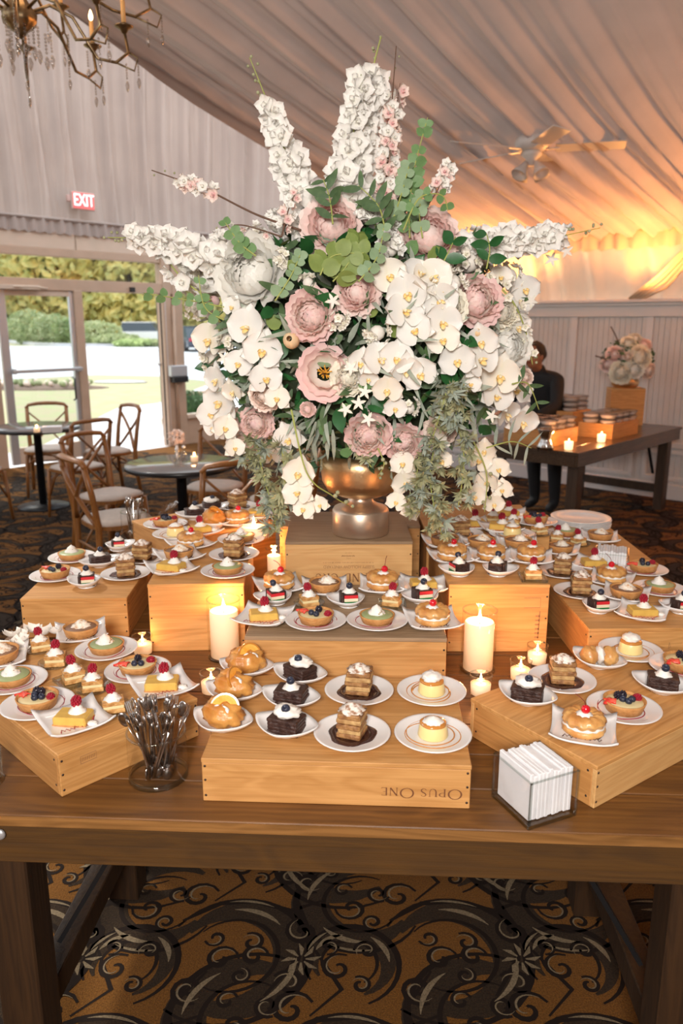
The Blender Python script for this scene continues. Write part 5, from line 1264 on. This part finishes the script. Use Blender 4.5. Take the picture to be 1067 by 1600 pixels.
# ------------------------------------------------------------------ chandelier
cc_ = atY(30, 25, 4.15)
ch = thing('chandelier', 'antique brass chandelier dripping with crystals at top left', 'chandelier', cc_)
p = MB(); p.tube([(0,0,.3),(0,0,roof_h(cc_)-cc_.z+.15)], .010, 8); p.build('rod', M['brass'], ch)
p = MB(); p.lathe([(.0001,-.10),(.012,-.09),(.03,-.07),(.075,-.03),(.08,0),(.05,.05),(.02,.10),(.03,.2),(.045,.25),(.015,.32),(.0001,.33)], 24, mod=lambda i, a: 1+.08*math.cos(a*8)); p.build('hub', M['brass'], ch)
bead = MB()
for k in range(6): bead.ball((0,0,-.004-.0125*k), .0058, 6, 4)
bead.lathe([(.0001,-.078),(.006,-.084),(.011,-.10),(.007,-.118),(.0001,-.132)], 6)
CRY = bead.mesh('crystal_drop', M['crystal'])
for tier, (n, rr, dz, zz) in enumerate(((8,.48,-.14,.0),(6,.62,-.05,.16))):
    for k in range(n):
        a = 2*PI*k/n+.32+tier*.2; ca, sa = math.cos(a), math.sin(a)
        P_ = lambda r_, z_: (r_*ca, r_*sa, z_)
        arm = MB(); arm.tube([P_(.05,zz+.02),P_(.14,zz+.06),P_(.24,zz+.02),P_(rr*.72,zz+dz-.01),P_(rr*.9,zz+dz-.02),P_(rr*1.03,zz+dz+.03),P_(rr,zz+dz+.12)], .008, 7)
        arm.tube([P_(rr*.9,zz+dz-.02),P_(rr*1.08,zz+dz-.05),P_(rr*1.12,zz+dz+.01),P_(rr*1.04,zz+dz+.03)], .005, 6)
        ao = arm.build('arm', M['brass'], ch)
        q = MB(); q.lathe([(.0001,-.02),(.012,-.015),(.02,0),(.045,.012),(.047,.016),(.02,.008),(.016,.03),(.0001,.03)], 18, 0, TR(*P_(rr, zz+dz+.13))); q.build('drip_cup', M['brass'], ao)
        q = MB(); q.tube([P_(rr,zz+dz+.15),P_(rr,zz+dz+.26)], .011, 10); q.build('candle_sleeve', M['candlesleeve'], ao)
        q = MB(); q.lathe([(.0001,0),(.010,.01),(.012,.025),(.006,.045),(.0001,.058)], 10, 0, TR(*P_(rr,zz+dz+.26))); q.build('bulb', M['bulb'], ao)
        for (r_, z_) in ((rr*1.0,zz+dz-.02),(rr*1.12,zz+dz+.0),(rr*.62,zz+dz+.02)): ob('crystal_drop', CRY, ao, P_(r_, z_), (0,0,a))
for k in range(14):
    a = k*2*PI/14; r_ = .06+.05*(k % 3); ob('crystal_drop', CRY, ch, (r_*math.cos(a), r_*math.sin(a), -.03-.03*(k % 2)), (0,0,a), 1.25)
light('POINT', 'chandelier_light', (cc_.x, cc_.y, cc_.z+.35), 10, (1,.62,.34), .2)

# ------------------------------------------------------------------ gold urn and the big flower arrangement
uc = Vector((.064, 2.540, HC+.0005))
un_ = thing('gold_urn', 'large gold footed urn on the printed wooden box under the flowers', 'urn', uc)
p = MB(); p.lathe([(.0001,0),(.092,0),(.0945,.004),(.0945,.078),(.089,.088),(.060,.098),(.045,.108),(.038,.122),(.040,.128)], 48); p.build('foot', M['urnbase'], un_)
p = MB(); p.lathe([(.040,.128),(.075,.131),(.110,.148),(.128,.180),(.134,.225),(.134,.272),(.130,.272),(.128,.225),(.10,.17),(.0001,.16)], 56); p.build('bowl', M['urn'], un_)

def petal(mb, L_, W_, cup=.2, curl=.0, a=.75, b=.7, nu=6, nv=4, X=None, g0=0, g1=1, gp=2.5, mi=0, ruf=0, sd=0, base=0.0):
    def fn(u, v):
        w = W_*(math.sin(PI*min(1, max(0, (u*.96+.04)))**a)**b)*.5
        x = (v-.5)*2
        return (x*w, base+u*L_*(1-.06*x*x), cup*W_*x*x*(.3+u)+curl*L_*u*u+ruf*W_*math.sin(x*7+sd)*u*u)
    mb.grid(fn, nu, nv, mi, X, gf=lambda u, v: g0+(g1-g0)*u**gp)
# orchid
p = MB(); petal(p, .044, .066, .10, .10, .62, .55, 6, 6, g0=.6, g1=0, gp=.4); OP = p.mesh('petal', M['petalwhite'])
p = MB()
for k in range(3): petal(p, .052, .036, .15, -.05, .8, .7, X=RZ(k*2*PI/3)@TR(0,.004,-.004), g0=.5, g1=0, gp=.4)
OS = p.mesh('orchid_bloom', M['petalwhite'])
p = MB(); p.ball((0,-.002,.008), (.006,.006,.010), 8, 6, g=.1); petal(p, .022, .022, .5, .35, X=RZ(PI)@TR(0,.004,.004), g0=1, g1=.0)
petal(p, .014, .012, .6, .9, X=RZ(2.1)@TR(0,.003,.004), g0=.9, g1=.2); petal(p, .014, .012, .6, .9, X=RZ(-2.1)@TR(0,.003,.004), g0=.9, g1=.2); OL = p.mesh('lip', M['lip'])
OPc = OP.copy(); OPc.materials.clear(); OPc.materials.append(M['petalcream']); OSc = OS.copy(); OSc.materials.clear(); OSc.materials.append(M['petalcream'])
# peonies: petals as patches wrapped round a sphere
def peony(m, rr=.06, openness=.3, sd=0, stam=False):
    p = MB(); rnd = random.Random(sd)
    rings = [(8,.98,78,.55),(9,.93,64,.38),(9,.85,52,.22),(9,.76,42,.12),(8,.65,33,.08),(7,.54,26,.05),(6,.42,20,.05)]
    if stam: rings = [(6,1.12,86,.65),(6,1.02,74,.45),(6,.92,62,.25)]
    for k, (n, q, te, fl_) in enumerate(rings):
        te = te*(1+openness)
        for i in range(n):
            a0 = 2*PI*(i+.5*(k % 2))/n+rnd.uniform(-.2,.2); wa = 2*PI/n*rnd.uniform(.62,.80); t0 = R(150); t1 = R(te+rnd.uniform(-9,9)); ph = rnd.uniform(0,6)
            qq = rr*q*rnd.uniform(.95,1.05)
            def fn(u, v, a0=a0, wa=wa, t1=t1, qq=qq, ph=ph, fl_=fl_):
                x = (v-.5)*2; tt = t0+(t1-t0)*(u-.10*u*x*x*(1 if u > .6 else 0))
                ra_ = qq*(1+fl_*u**3+.075*math.sin(x*6+ph)*u*u)
                aa = a0+x*wa*(.35+.65*math.sin(PI*(.12+.66*u)))
                return (ra_*math.sin(tt)*math.cos(aa), ra_*math.sin(tt)*math.sin(aa), ra_*math.cos(tt)*.82)
            p.grid(fn, 7, 6, gf=lambda u, v: (max(0, u-.25)/.75)**2*(.55 if k < 4 else .35))
    if not stam: p.ball((0,0,0), (rr*.36, rr*.36, rr*.36), 10, 8, g=.5)
    return p.mesh('peony', m)
PEO = dict(pink=peony(M['petalpink'], sd=1), pink2=peony(M['petalpink'], openness=.55, sd=5), blush=peony(M['petalblush'], openness=.5, sd=2), white=peony(M['petalwhite'], openness=.0, sd=3), white2=peony(M['petalcream'], openness=.4, sd=8),
           peach=peony(M['petalpeach'], openness=.45, sd=4), open=peony(M['petalpink'], openness=.05, sd=6, stam=True))
p = MB(); rnd = random.Random(2)
for k in range(46):
    a = rnd.uniform(0,6.28); q = rnd.uniform(0,.024); p.tube([(q*.3*math.cos(a), q*.3*math.sin(a), -.02), (q*math.cos(a), q*math.sin(a), .004+rnd.uniform(-.004,.006))], [.0008,.0018], 5)
STAM = p.mesh('stamens', M['stamen'])
def rosebud(m):
    p = MB(); 
    for k in range(5):
        def fn(u, v, k=k): x = (v-.5)*2; t_ = R(150-130*u); a = k*2*PI/5+x*.9; q = .021*(1-.03*(k % 2)); return (q*math.sin(t_)*math.cos(a), q*math.sin(t_)*math.sin(a), q*1.25*math.cos(t_))
        p.grid(fn, 6, 5, gf=lambda u, v: u*.7)
    return p.mesh('rose_bud', m)
BUDA = rosebud(M['apricot']); BUDP = rosebud(M['petalpink'])
def floret(m, L_=.020, W_=.021, sd=0, name='floret'):
    p = MB(); rnd = random.Random(sd)
    for k in range(5): petal(p, L_, W_, .18, .18*rnd.uniform(.3,1.6), .7, .6, 4, 4, RZ(2*PI*k/5+rnd.uniform(-.12,.12))@TR(0,.001,0)@RX(R(rnd.uniform(-6,14))), .9, 0, .35, ruf=.10, sd=k)
    for k in range(3): petal(p, L_*.55, W_*.55, .2, .5, .7, .6, 3, 2, RZ(2*PI*k/3+.4)@RX(R(34)), .6, 0, .5)
    p.ball((0,0,.002), .0022, 6, 4, g=1.0); return p.mesh(name, m)
FL = [floret(M['petalwhite'], sd=k) for k in range(3)]; FLc = [floret(M['petalcream'], .013, .013, k) for k in range(2)]
CHB = [floret(M['petalpink'], .012, .012, 9, 'blossom'), floret(M['petalwhite'], .012, .012, 10, 'blossom')]
FLb = [floret(M['petalpink'], .015, .016, 12)]
def leafmesh(L_, W_, m, cup=.12, curl=-.15, a=.8, b=.8, nu=5):
    p = MB(); petal(p, L_, W_, cup, curl, a, b, nu, 2); p.g = [0.0]*len(p.g); return p.mesh('leaf', m)
LE = dict(euc=leafmesh(.040,.036,M['leafeuc'],.06,-.1,.75,.6), eucp=leafmesh(.038,.036,M['leafeucp'],.06,-.1,.75,.55), olive=leafmesh(.046,.040,M['leafolive'],.06,-.12,.8,.6),
          dark=leafmesh(.070,.038,M['leafdark'],.10,-.25,.85,.9), grey=leafmesh(.095,.012,M['leafgrey'],.1,-.35,.8,.7), mid=leafmesh(.075,.022,M['leafmid'],.1,-.3,.85,.8))
def tuft(m, n=16, L_=.036, sd=0):
    p = MB(); rnd = random.Random(sd)
    for k in range(n): petal(p, L_*rnd.uniform(.7,1.1), .0085, .1, -.1, nu=3, nv=2, X=RZ(rnd.uniform(0,6.28))@RX(R(rnd.uniform(8,75))))
    p.g = [0.0]*len(p.g); return p.mesh('leaf_tuft', m)
TUF = [tuft(M['leafsage'], sd=1), tuft(M['leafgrey'], sd=2), tuft(M['leafsage'], 20, .030, 3)]

EC = Vector((.065, 2.56, 1.635)); ER = Vector((.48, .40, .445))
ab = Vector((uc.x, uc.y, uc.z+.272))
A_ = thing('flower_arrangement', 'huge arrangement of white orchids, pink peonies and eucalyptus rising from the gold urn', 'flowers', ab)
camp = Vector((0, 0, H))
def hit(px, py, k=1.0):
    dx = (px-533.5)/F; dy = (py-800)/F; d = Vector((dx, ct-dy*st, -(st+dy*ct)))
    o = camp-EC; e = ER*k
    o2 = Vector((o.x/e.x, o.y/e.y, o.z/e.z)); d2 = Vector((d.x/e.x, d.y/e.y, d.z/e.z))
    a = d2.dot(d2); b = 2*o2.dot(d2); c = o2.dot(o2)-1; disc = b*b-4*a*c
    if disc > 0: t_ = (-b-math.sqrt(disc))/(2*a)
    else: t_ = -b/(2*a)
    P = camp+d*t_; n = P-EC; n = Vector((n.x/e.x**2, n.y/e.y**2, n.z/e.z**2)).normalized()
    return P, n
def part(name, me, P, n, spin=0, sc=1.0, parent=A_, up=None):
    X = facing(Vector(P)-ab, n, spin); l, q, s_ = X.decompose()
    o = bpy.data.objects.new(name, me); COL.objects.link(o); o.parent = parent; o.location = l; o.rotation_euler = q.to_euler(); o.scale = (sc,)*3; return o
rf_ = random.Random(21)
def jit(n, a=.35): return (Vector(n)+Vector((rf_.uniform(-a,a), rf_.uniform(-a,a), rf_.uniform(-a,a)))).normalized()
tocam = lambda P: (camp-Vector(P)).normalized()
def orchid(px, py, r_, cream=False, Y=None, hang=False):
    if Y: P = atY(px, py, Y); n = tocam(P)
    else:
        P, n = hit(px, py, 1.04)
    n = (n*.55+tocam(P)*.75+Vector((0,0,-.15 if hang else .0))).normalized(); n = jit(n, .38)
    sc = r_*(P-camp).length/1220/.050
    o = part('orchid_bloom', OSc if cream else OS, P, n, rf_.uniform(-.5,.5), sc)
    for s_ in (-1, 1): ob('petal', OPc if cream else OP, o, (0,0,.003), (R(rf_.uniform(-4,10)),0,s_*R(84)), 1.15)
    ob('lip', OL, o, (0,0,.004), (0,0,0), .72)
for k, q in enumerate(((389,511,34),(410,547,33),(374,568,24),(414,592,28),(434,622,22),(341,592,26),(347,628,32),(330,645,24),(338,668,22),(329,530,30),(452,685,28),(422,708,24),(374,687,22),
    (636,457,34),(672,437,36),(630,487,34),(684,469,32),(690,502,32),(648,517,30),(692,530,28),(592,562,32),(618,559,30),(633,575,28),(654,583,30),(606,607,26),(617,637,20),(714,562,30),(747,562,34),(752,532,28),(780,586,34),
    (774,619,28),(789,645,26),(806,610,26),(819,451,24),(780,433,20),(816,657,26),(562,566,24),(575,590,18),(690,455,26),(606,430,30),(655,430,30),(812,470,22),(806,510,24),(365,480,18),(365,610,20),(735,600,18))):
    orchid(*q, cream=(k % 5 == 4))
for q in ((467,738,28),(467,770,27),(476,795,20),(500,788,16)): orchid(*q, cream=True, Y=2.16, hang=True)
for q in ((748,718,22),(778,733,20),(762,751,22),(785,765,18),(741,774,20),(771,786,18),(757,703,20)): orchid(*q, cream=True, Y=2.42, hang=True)
for q in ((630,724,22),(633,752,24),(620,784,18),(684,692,20),(688,720,20),(640,800,16),(352,668,22),(366,700,18)): orchid(*q, cream=True, Y=2.26, hang=True)
def peo(kind, px, py, r_, Y=None, tilt=0):
    P, n = hit(px, py, 1.0); 
    if Y: P = atY(px, py, Y)
    n = jit((n*.6+tocam(P)*.7+Vector((0,0,.12))).normalized(), .16); sc = r_*(P-camp).length/1220/(.094 if kind == 'open' else .073)
    o = part('peony', PEO[kind], P+n*.005, n, rf_.uniform(0,6), sc)
    if kind == 'open': ob('stamens', STAM, o, (0,0,.016), (0,0,0), 1.15)
for q in (('blush',519,352,42),('blush',671,367,44),('pink',485,493,36),('blush',557,457,34),('open',507,582,39),('white',392,427,46),('pink',746,468,36),('pink',575,680,32),('pink',630,692,28),('white',793,541,34),
          ('peach',692,672,26),('white2',785,487,24),('pink2',399,662,26),('peach',382,695,30),('peach',412,618,24),('blush',360,660,22),('white2',700,480,28),('white2',330,440,26),('peach',820,590,14),('white2',545,590,26),('white2',300,430,20),('pink2',480,640,12)): peo(*q)
for (px, py, me, s_) in ((455,532,BUDA,1.1),(812,591,BUDP,.85),(745,520,BUDA,.6),(335,470,BUDP,.7)):
    P, n = hit(px, py, 1.02); part('rose_bud', me, P, jit(n*.5+tocam(P)*.6+Vector((0,0,.3)), .1), 0, s_)
# clusters of small florets
def cluster(px, py, r_, n, meshes, Y=None, nm='floret'):
    P0_, n0 = hit(px, py, 1.0)
    if Y: P0_ = atY(px, py, Y)
    r_ *= (P0_-camp).length/1220
    core = MB(); core.ball((0,0,0), r_*.6, 10, 8); c = part('floret_cluster', core.mesh('floret_cluster', M['petalcream']), P0_-n0*r_*.3, n0)
    for k in range(n):
        d = Vector((rf_.uniform(-1,1), rf_.uniform(-1,1), rf_.uniform(-.2,1))).normalized()
        X = facing(d*r_*rf_.uniform(.75,1.0), jit(d, .25), rf_.uniform(0,6)); l, q, _ = X.decompose()
        o = ob(nm, meshes[k % len(meshes)], c, l); o.rotation_euler = q.to_euler(); o.scale = (rf_.uniform(.85,1.15),)*3
for q in ((300,440,26,15,FLc),(325,410,24,14,FLc),(340,380,20,12,FL),(395,372,22,13,FLc),(430,345,20,12,FL),(285,400,20,10,FL),(738,405,26,16,FLc),(712,440,20,12,FLc),(745,375,22,12,FL),(305,480,22,12,FLc),
          (325,560,20,10,FLc),(455,350,18,10,FL),(600,340,20,12,FL),(700,410,20,12,FLc),(440,400,14,8,FLc),(800,430,22,12,FLc),(530,500,16,9,FLc),(640,640,16,8,FLc),(590,520,20,10,FLc),(350,530,16,8,FLc),(480,440,14,7,FLc),(610,385,20,10,FL),(575,330,20,12,FL)): cluster(*q)
# spikes
def curve(pts, n):
    P = [atY(x, y, Y) for x, y, Y in pts]; out = []
    for i in range(n+1):
        t_ = i/n*(len(P)-1); k = min(int(t_), len(P)-2); f_ = t_-k
        p0, p1, p2, p3 = P[max(k-1,0)], P[k], P[k+1], P[min(k+2,len(P)-1)]
        out.append(.5*((2*p1)+(p2-p0)*f_+(2*p0-5*p1+4*p2-p3)*f_*f_+(3*p1-p0-3*p2+p3)*f_**3))
    return out
def spike(pts, n, r0, r1, meshes, upto=.82, name='delphinium_spike', fl='floret', sm='stem', sr=.0035, start=0, buds=6, sc=1.0, ball=.006):
    c = curve(pts, 40); mb = MB(); mb.tube([q-ab for q in c], [sr*(1-.6*i/40) for i in range(41)], 6)
    for k in range(buds):
        f_ = upto+(1-upto)*(k+.5)/max(1,buds); i = min(39, int(f_*40)); d = jit((0,0,.3), 1); mb.ball(tuple(c[i]-ab+d*.016), (ball*(1.25-f_*.5),)*3, 8, 6, 1)
    s_ = mb.build(name, [M[sm], M['leafsage']], A_)
    for k in range(n):
        f_ = start+(upto-start)*((k+rf_.random())/n); i = min(39, int(f_*40)); tg = (c[i+1]-c[i]).normalized()
        a = k*2.4+rf_.uniform(-.4,.4); x = tg.orthogonal().normalized(); y = tg.cross(x); d = (x*math.cos(a)+y*math.sin(a)); rad = (r0+(r1-r0)*f_/max(.01,upto))*rf_.uniform(.5,1.0)
        n_ = (d*.7+tocam(c[i])*.7+tg*.2).normalized(); X = facing(c[i]-ab+d*rad, n_, rf_.uniform(0,6)); l, q, _ = X.decompose()
        o = ob(fl, meshes[k % len(meshes)], s_, l); o.rotation_euler = q.to_euler(); o.scale = (sc*rf_.uniform(.85,1.15)*(1.1-.25*f_),)*3
Yc = 2.45
spike([(490,360,2.35),(468,300,2.4),(445,235,2.42),(420,165,2.45),(390,90,2.47)], 39, .050, .022, FL, .76, buds=9, sc=1.84)
spike([(548,330,2.4),(556,260,2.45),(572,170,2.5),(582,110,2.5),(595,58,2.5)], 48, .062, .022, FL, .74, buds=5, sc=1.92, sr=.005)
spike([(530,330,2.35),(545,250,2.4),(556,180,2.42),(563,108,2.44)], 31, .045, .018, FL, .93, buds=4, sc=1.76)
spike([(720,395,2.35),(790,380,2.38),(860,372,2.40),(938,356,2.42)], 35, .038, .022, FL, .78, buds=8, sc=1.76)
spike([(360,410,2.35),(290,390,2.38),(232,374,2.40),(168,371,2.42)], 28, .036, .018, FL, .80, buds=8, sc=1.76)
spike([(330,470,2.4),(290,440,2.4),(262,405,2.42),(258,372,2.42)], 10, .030, .018, FL, .85, buds=4, sc=1.44)
spike([(760,430,2.36),(800,470,2.36),(822,520,2.4),(832,570,2.42)], 16, .030, .015, FLc, .9, buds=4, sc=1.2)
spike([(470,360,2.3),(400,335,2.33),(330,300,2.36),(285,283,2.38),(237,266,2.4)], 14, .022, .014, CHB, .80, 'cherry_branch', 'blossom', 'twig', .004, .48, 3, 1.6, .004)
spike([(440,370,2.3),(380,352,2.33),(345,356,2.36)], 5, .016, .010, CHB, .95, 'cherry_branch', 'blossom', 'twig', .003, .2, 2, 1, .004)
spike([(600,370,2.4),(604,280,2.42),(610,190,2.45),(619,72,2.47)], 44, .028, .016, CHB, .80, 'cherry_branch', 'blossom', 'twig', .004, .05, 3, 1.75, .004)
spike([(575,370,2.5),(600,300,2.5),(612,220,2.52),(625,130,2.53)], 30, .026, .018, CHB, .98, 'cherry_branch', 'blossom', 'twig', .003, .2, 0, 1.75, .004)
spike([(640,365,2.3),(665,325,2.32),(685,295,2.34),(703,258,2.35)], 18, .022, .018, CHB, .98, 'cherry_branch', 'blossom', 'twig', .003, .62, 0, 1.7, .004)
spike([(440,370,2.25),(450,330,2.28),(462,300,2.3)], 14, .018, .014, CHB, .98, 'cherry_branch', 'blossom', 'twig', .003, .2, 0, 1.2, .004)
# leafy branches
def branch(pts, n, key, name='eucalyptus_branch', start=.1, sc=1.0, spread=.9, sm='stem'):
    c = curve(pts, 30); mb = MB(); mb.tube([q-ab for q in c], [.0026*(1-.5*i/30) for i in range(31)], 5); s_ = mb.build(name, M[sm], A_)
    for k in range(n):
        f_ = start+(1-start)*(k//2*2+1)/n; i = min(29, int(f_*30)); tg = (c[i+1]-c[i]).normalized(); sd = 1 if k % 2 else -1
        side = tg.cross(tocam(c[i])).normalized()*sd; d = (side*spread+tg*.5+jit((0,0,0.01), .35)*.35).normalized()
        nn = jit(tocam(c[i]), .5); nn = (nn-d*nn.dot(d)).normalized(); x = d.cross(nn)
        X = Matrix((x, d, nn)).transposed(); o = ob('leaf', LE[key], s_, c[i]-ab); o.rotation_euler = X.to_euler(); o.scale = (sc*(.80 if key in ('euc','eucp') else 1)*rf_.uniform(.8,1.15)*(1.1-.3*f_),)*3
branch([(640,372,2.28),(640,320,2.3),(648,260,2.32),(668,184,2.34)], 22, 'euc', sc=1.15)
branch([(660,372,2.26),(655,330,2.28),(662,300,2.3)], 8, 'eucp', sc=1.1)
branch([(612,350,2.26),(628,300,2.28),(640,255,2.3)], 12, 'eucp', sc=1.1)
branch([(630,360,2.2),(655,310,2.22),(690,305,2.24),(700,330,2.25)], 8, 'euc', sc=.9)
branch([(400,400,2.24),(375,380,2.24),(350,345,2.26)], 10, 'euc', sc=1.0)
branch([(350,480,2.3),(300,470,2.32),(225,458,2.36)], 10, 'euc', sc=1.0, start=.3)
branch([(350,500,2.28),(320,480,2.3),(310,430,2.3)], 8, 'euc', sc=.9)
branch([(430,470,2.18),(455,430,2.18),(470,395,2.2)], 12, 'eucp', sc=.95)
branch([(520,440,2.14),(545,410,2.14),(560,370,2.16)], 12, 'olive', sc=1.15)
branch([(500,430,2.12),(520,400,2.13),(575,395,2.14)], 12, 'olive', sc=1.1)
branch([(560,440,2.12),(590,400,2.13),(600,350,2.15)], 12, 'eucp', sc=1.0)
branch([(600,350,2.2),(590,320,2.25),(560,290,2.28)], 10, 'mid', 'leaf_spray', sc=1.0)
branch([(520,350,2.2),(515,310,2.25),(505,280,2.28)], 10, 'mid', 'leaf_spray', sc=1.0)
branch([(760,420,2.25),(765,390,2.26),(760,365,2.28)], 5, 'dark', 'leaf_spray', sc=.8)
branch([(690,415,2.22),(700,395,2.22),(712,370,2.24)], 4, 'dark', 'leaf_spray', sc=.95)
branch([(760,700,2.3),(800,690,2.32),(830,700,2.35)], 8, 'grey', 'leaf_spray', sc=.8)
branch([(800,600,2.3),(825,600,2.32),(842,640,2.35)], 6, 'mid', 'leaf_spray', sc=.8)
# trailing greenery
def trail(pts, n, w, sd=0):
    c = curve(pts, 30); mb = MB(); mb.tube([q-ab for q in c], .002, 5); s_ = mb.build('trailing_strand', M['stem'], A_)
    for k in range(n):
        i = min(29, int(30*k/n)); P = c[i]+Vector((rf_.uniform(-w,w), rf_.uniform(-w*.6,w*.6), rf_.uniform(-.01,.01))); X = facing(P-ab, jit(Vector((0,-.5,-.6)), .8), rf_.uniform(0,6)); l, q, _ = X.decompose()
        o = ob('leaf_tuft', TUF[(k+sd) % 3], s_, l); o.rotation_euler = q.to_euler(); o.scale = (rf_.uniform(.8,1.2),)*3
trail([(400,690,2.3),(412,745,2.26),(425,790,2.25),(432,832,2.25)], 34, .028); trail([(375,690,2.3),(390,715,2.3),(400,740,2.28)], 10, .022)
trail([(680,690,2.25),(672,745,2.2),(680,800,2.2),(690,835,2.22)], 40, .032, 1); trail([(655,710,2.22),(650,760,2.2),(655,800,2.2)], 22, .028)
trail([(705,600,2.18),(715,660,2.2),(725,720,2.22),(716,790,2.25)], 40, .036, 1); trail([(700,600,2.16),(690,640,2.16),(670,700,2.18)], 20, .03)
trail([(440,700,2.22),(445,750,2.22),(440,790,2.24)], 12, .02); trail([(555,690,2.25),(580,730,2.25)], 5, .012)
# orchid spray stems with buds
spike([(740,690,2.4),(760,740,2.38),(757,800,2.36)], 0, 0, 0, FL, .5, 'orchid_stem', 'floret', 'stem', .003, 0, 5, 1, .007)
spike([(455,640,2.1),(480,740,2.1),(520,775,2.15),(545,790,2.2)], 0, 0, 0, FL, .6, 'orchid_stem', 'floret', 'stem', .003, 0, 5, 1, .007)
spike([(590,700,2.2),(600,725,2.2),(590,745,2.22)], 0, 0, 0, FL, .4, 'orchid_stem', 'floret', 'stem', .0025, 0, 6, 1, .006)
# star jasmine-like small flowers
for (px, py) in ((570,612),(548,575),(560,630),(575,655),(862,405),(885,392),(830,470),(768,650),(350,560),(520,470),(540,640)):
    P, n = hit(px, py, 1.10); mb = MB()
    for k in range(5): petal(mb, .024, .009, .1, -.1, X=RZ(k*2*PI/5))
    part('star_flower', mb.mesh('star_flower', M['petalcream']), P, jit(tocam(P), .3), rf_.uniform(0,6))
# scattered single leaves over the body of the arrangement
zones = [('dark',44,None),('grey',80,None),('eucp',18,None),('olive',20,None),('mid',60,None),('euc',14,None)]
for key, n, _ in zones:
    for k in range(n):
        while True:
            a = rf_.uniform(0, 2*PI); q = math.sqrt(rf_.random()); px = 570+250*q*math.cos(a); py = 540+195*q*math.sin(a)
            if key == 'grey' and py < 470: continue
            if key == 'olive' and not (430 < px < 700 and 350 < py < 560): continue
            break
        P, n_ = hit(px, py, rf_.uniform(.84, .98)); d = jit((n_*.5+Vector((math.cos(a)*.5, 0, -math.sin(a)*.5-.15))), .7)
        nn = jit(tocam(P), .5); nn = (nn-d*nn.dot(d)).normalized(); x = d.cross(nn); X = Matrix((x, d, nn)).transposed()
        o = ob('leaf', LE[key], A_, P-ab); o.rotation_euler = X.to_euler(); o.scale = (rf_.uniform(.8,1.25),)*3
mb = MB(); rnd = random.Random(8); tmpl = MB(); petal(tmpl, .07, .020, .1, -.2, nu=3, nv=2)
for k in range(2600):
    d = Vector((rnd.gauss(0,1), rnd.gauss(0,1), rnd.gauss(0,1))).normalized(); q = rnd.uniform(.74,.97)
    P = EC+Vector((d.x*ER.x, d.y*ER.y, d.z*ER.z))*q-ab
    X = facing(P, (Vector((rnd.uniform(-1,1),rnd.uniform(-1,1),rnd.uniform(-1,1))).normalized()), rnd.uniform(0,6)); mb.add(tmpl.v, tmpl.f, k % 3, True, None, X)
mb.build('foliage', [M['leafmid'], M['leafgrey'], M['leafdark']], A_, kind='stuff')
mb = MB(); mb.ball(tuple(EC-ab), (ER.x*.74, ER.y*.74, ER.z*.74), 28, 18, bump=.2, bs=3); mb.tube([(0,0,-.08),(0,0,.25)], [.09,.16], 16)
mb.build('dark_core', M['core'], A_, kind='stuff')  # dark filler ball: interior shade put into its colour, plus stem neck

# small arrangement on the upright box
fb_ = Vector((cS.x+.15, cS.y+.09, .7605+.336))
t = thing('bronze_bowl', 'small bronze bowl on the upright box holding pastel flowers', 'bowl', fb_)
p = MB(); p.lathe([(.0001,0),(.09,0),(.118,.02),(.125,.055),(.105,.095),(.10,.095),(.115,.055),(.0001,.05)], 32); p.build('bowl_body', M['urn'], t)
sa = thing('flower_arrangement', 'small pastel flower arrangement in the bronze bowl by the white wall', 'flowers', fb_+Vector((0,0,.09)))
for k, (x, y, z, kd, q) in enumerate(((-.15,-.10,.22,'blush',.085),(-.10,-.16,.05,'white2',.10),(.06,-.17,.20,'white2',.11),(.17,-.12,.07,'peach',.075),(.02,-.18,.08,'white',.07),(.13,-.08,.30,'blush',.075),(-.03,-.10,.32,'white2',.07),(-.20,-.05,.12,'blush',.07),(.20,.0,.18,'white2',.06),(.05,-.05,.36,'white2',.06),(-.05,-.16,.20,'peach',.045))):
    o = ob('peony', PEO[kd], sa, (x,y,z)); o.rotation_euler = Vector((x, y-.25, z-.10)).to_track_quat('Z','Y').to_euler(); o.scale = (q/.066*.85,)*3
mb = MB(); leafcloud(mb, (0,0,.17), (.24,.17,.19), 500, .055, seed=5); mb.build('foliage', M['leafmid'], sa, kind='stuff')
mb = MB(); mb.ball((0,0,.15), (.16,.12,.13), 14, 10); mb.tube([(0,0,-.03),(0,0,.1)], .07, 10); mb.build('dark_core', M['core'], sa, kind='stuff')  # same dark filler, standing in for shade between the blooms
mb = MB(); mb.tube([(-.08,-.05,.25),(-.14,-.05,.38),(-.19,-.05,.46)], .006, 5); mb.build('twig', M['twig'], sa)
mb = MB(); mb.tube([(-.15,-.05,.15),(-.24,-.05,.18),(-.31,-.05,.20)], .006, 5); mb.build('twig', M['twig'], sa)
